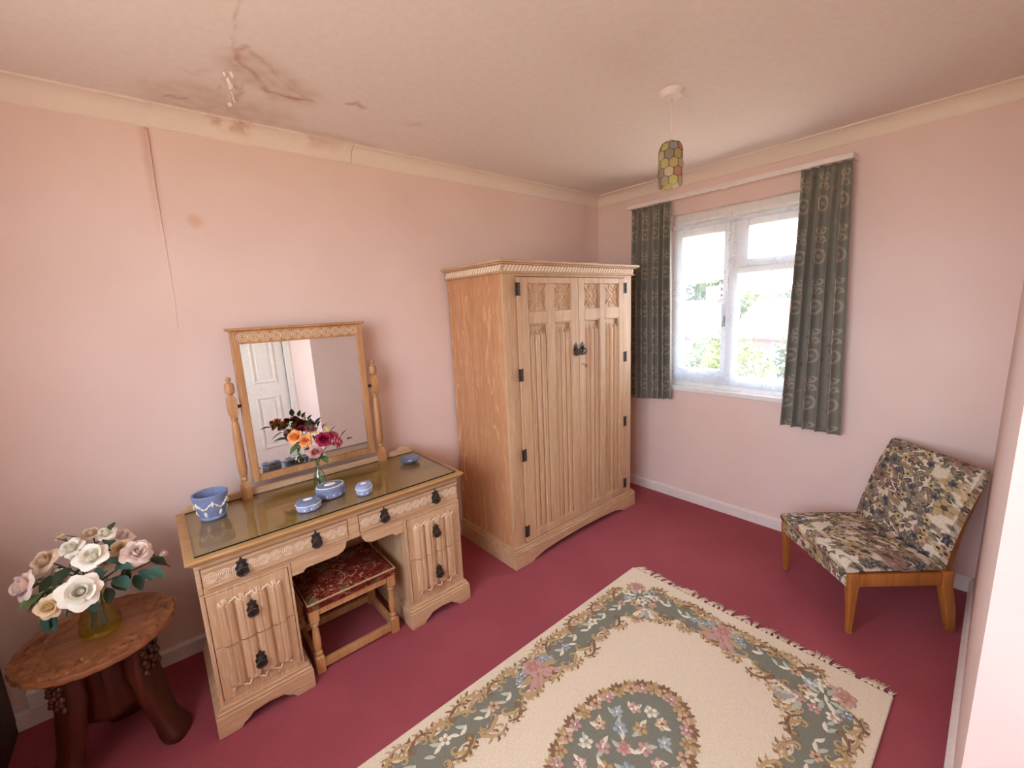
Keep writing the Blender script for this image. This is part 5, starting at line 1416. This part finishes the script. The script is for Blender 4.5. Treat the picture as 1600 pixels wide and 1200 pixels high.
# ------------------------------------------------------------------ outside
GZ0 = -2.8
def bounce_ground():
    m = M('warm_bounce_ground', (120, 140, 66), 0.95, spec=0.1); n_, _ = m.noise(m.coord(), 0.6, 5, 0.6)  # outside ground, tinted warm beige below so its bounce warms walls and ceiling
    return m.base(m.ramp(n_, [(0.35, (172, 154, 124)), (0.65, (198, 178, 148))])).m
struct(MB().box(-70, 70, -60, 120, GZ0 - 0.3, GZ0).build('ground_outside', bounce_ground()))
hm = plain('hill_green', (74, 92, 74), 0.95, 0.1, 0.3)
mb = MB(); n = 40
mb.grid(n, 8, lambda u, v: (lerp(-110, 60, u), 100 + 16 * v, GZ0 + (math.sin(PI * min(1, v)) * (5.2 + 1.6 * math.sin(u * 7 + 1) + 0.6 * math.sin(u * 31)))))
struct(mb.build('hill_outside', hm, smooth=True))
def foliage(col, n, seed, size):
    r_ = random.Random(seed); mb = MB()
    m_ = leafmat('foliage_%02d' % seed, col)
    for k in range(n):
        while True:
            p = Vector((r_.uniform(-1, 1), r_.uniform(-1, 1), r_.uniform(-1, 1)))
            if 0.55 < p.length < 1: break
        nz = mnoise.noise(p * 2.2 + Vector((seed, 0, 0))); p *= 1 + 0.35 * nz
        a = Vector((r_.gauss(0, 1), r_.gauss(0, 1), r_.gauss(0, 1))).normalized(); b = a.orthogonal().normalized(); s = size * r_.uniform(.6, 1.4)
        mb.add([p - a * s - b * s * .6, p + a * s - b * s * .6, p + a * s + b * s * .6, p - a * s + b * s * .6], [(0, 1, 2, 3)])
    me_ = bpy.data.meshes.new('crown'); me_.from_pydata(mb.v, [], mb.f); me_.materials.append(m_); return me_
M_BARK = plain('bark', (92, 76, 58), 0.9, 0.15)
FOL = [foliage((66, 82, 22), 1500, 31, 0.075), foliage((82, 94, 24), 1500, 32, 0.07), foliage((104, 110, 30), 1500, 33, 0.06)]
def plant(name, label, cat, grp, c, s, f, trunk=True):
    e = empty(name, (c[0], c[1], GZ0), label, cat, grp)
    o = inst(FOL[f], 'crown', e, c, (0, 0, c[0]), s)
    if trunk: MB().tube([(c[0], c[1], GZ0), (c[0] + 0.05, c[1], (GZ0 + c[2]) / 2), (c[0], c[1], c[2])], [0.05 * s[0] + .04, 0.04 * s[0] + .03, 0.02 * s[0] + .02], 8).build('trunk', M_BARK, e, smooth=True)
plant('tree', 'tall green tree seen through the left pane above the roofs', 'tree', 'trees beyond the window', (-14.2, 31, -0.3), (2.9, 2.6, 3.3), 0)
plant('tree', 'lower green tree just right of the tall one, by the window mullion', 'tree', 'trees beyond the window', (-12.9, 37, -0.6), (2.0, 2.0, 2.5), 1)
plant('tree', 'green tree seen through the left part of the lower right pane', 'tree', 'trees beyond the window', (-11.4, 42.5, -0.6), (2.6, 2.2, 2.9), 0)
plant('tree', 'distant tree at the right of the lower right pane', 'tree', 'trees beyond the window', (-9.6, 49, -0.4), (3.4, 2.4, 2.6), 1)
for k, (x, y, zt, s, f, lab) in enumerate([(-6.2, 11.4, -0.9, 1.2, 2, 'yellow green bush at the left edge of the left pane'), (-5.2, 14.2, -0.9, 1.2, 1, 'yellow green bush at the right of the left pane'), (-3.4, 11.2, -0.9, 1.1, 2, 'bright bush just right of the window mullion'), (-2.3, 14.6, -0.9, 1.1, 1, 'bush in the middle of the lower right pane'), (-0.6, 11.6, -0.8, 1.15, 2, 'bush at the right of the lower right pane'), (-4.4, 8.2, -1.3, 1.05, 1, 'low bush at the bottom of the left pane'), (-1.6, 8.2, -1.3, 1.1, 2, 'low bush at the bottom of the lower right pane')]):
    plant('bush', lab, 'bush', 'bushes below the window', (x, y, zt), (s, s, s * 0.95), f)
def house(c, w, d_, eave, ridge, label, rot):
    e = empty('house', (c[0], c[1], GZ0), label, 'house', 'houses across the gardens', (0, 0, rot))
    h0, h1 = eave - GZ0, ridge - GZ0
    MB().box(-w / 2, w / 2, -d_ / 2, d_ / 2, 0, h0).prism_x([(-d_ / 2, h0), (d_ / 2, h0), (0, h1 - 0.08)], -w / 2, w / 2).build('walls', plain('house_render', (104, 82, 72), 0.9, 0.04), e, local=True)
    rf = MB()
    for s in (-1, 1):
        rf.prism_x([(s * (d_ / 2 + 0.35), h0 - 0.2), (s * (d_ / 2 + 0.35), h0 - 0.06), (0, h1 + 0.08), (0, h1 - 0.06)], -w / 2 - 0.3, w / 2 + 0.3)
    rf.build('roof', plain('roof_tiles', (92, 60, 50), 0.9, 0.1, 3), e, local=True)
    MB().box(w * 0.2, w * 0.2 + 0.7, -0.35, 0.35, h1 - 0.5, h1 + 0.9).build('chimney', plain('chimney_brick', (130, 90, 74), 0.9, 0.1), e, local=True)
    for x in (-w * 0.3, w * 0.0, w * 0.3):
        f_ = MB().box(x - 0.6, x + 0.6, -d_ / 2 - 0.05, -d_ / 2 + 0.02, h0 - 1.7, h0 - 0.6).build('window', M_WHITE, e, local=True)
        MB().box(x - 0.52, x + 0.52, -d_ / 2 - 0.06, -d_ / 2 - 0.04, h0 - 1.62, h0 - 0.68).build('pane', M_PANE, f_, local=True)
house((-11.6, 24.5), 4.6, 6.0, -0.55, 1.35, 'house with pale tiled roof seen through the left pane', R(10))
house((-4.6, 24.0), 5.4, 6.0, -0.45, 1.25, 'house with pale tiled roof seen through the right pane', R(-6))
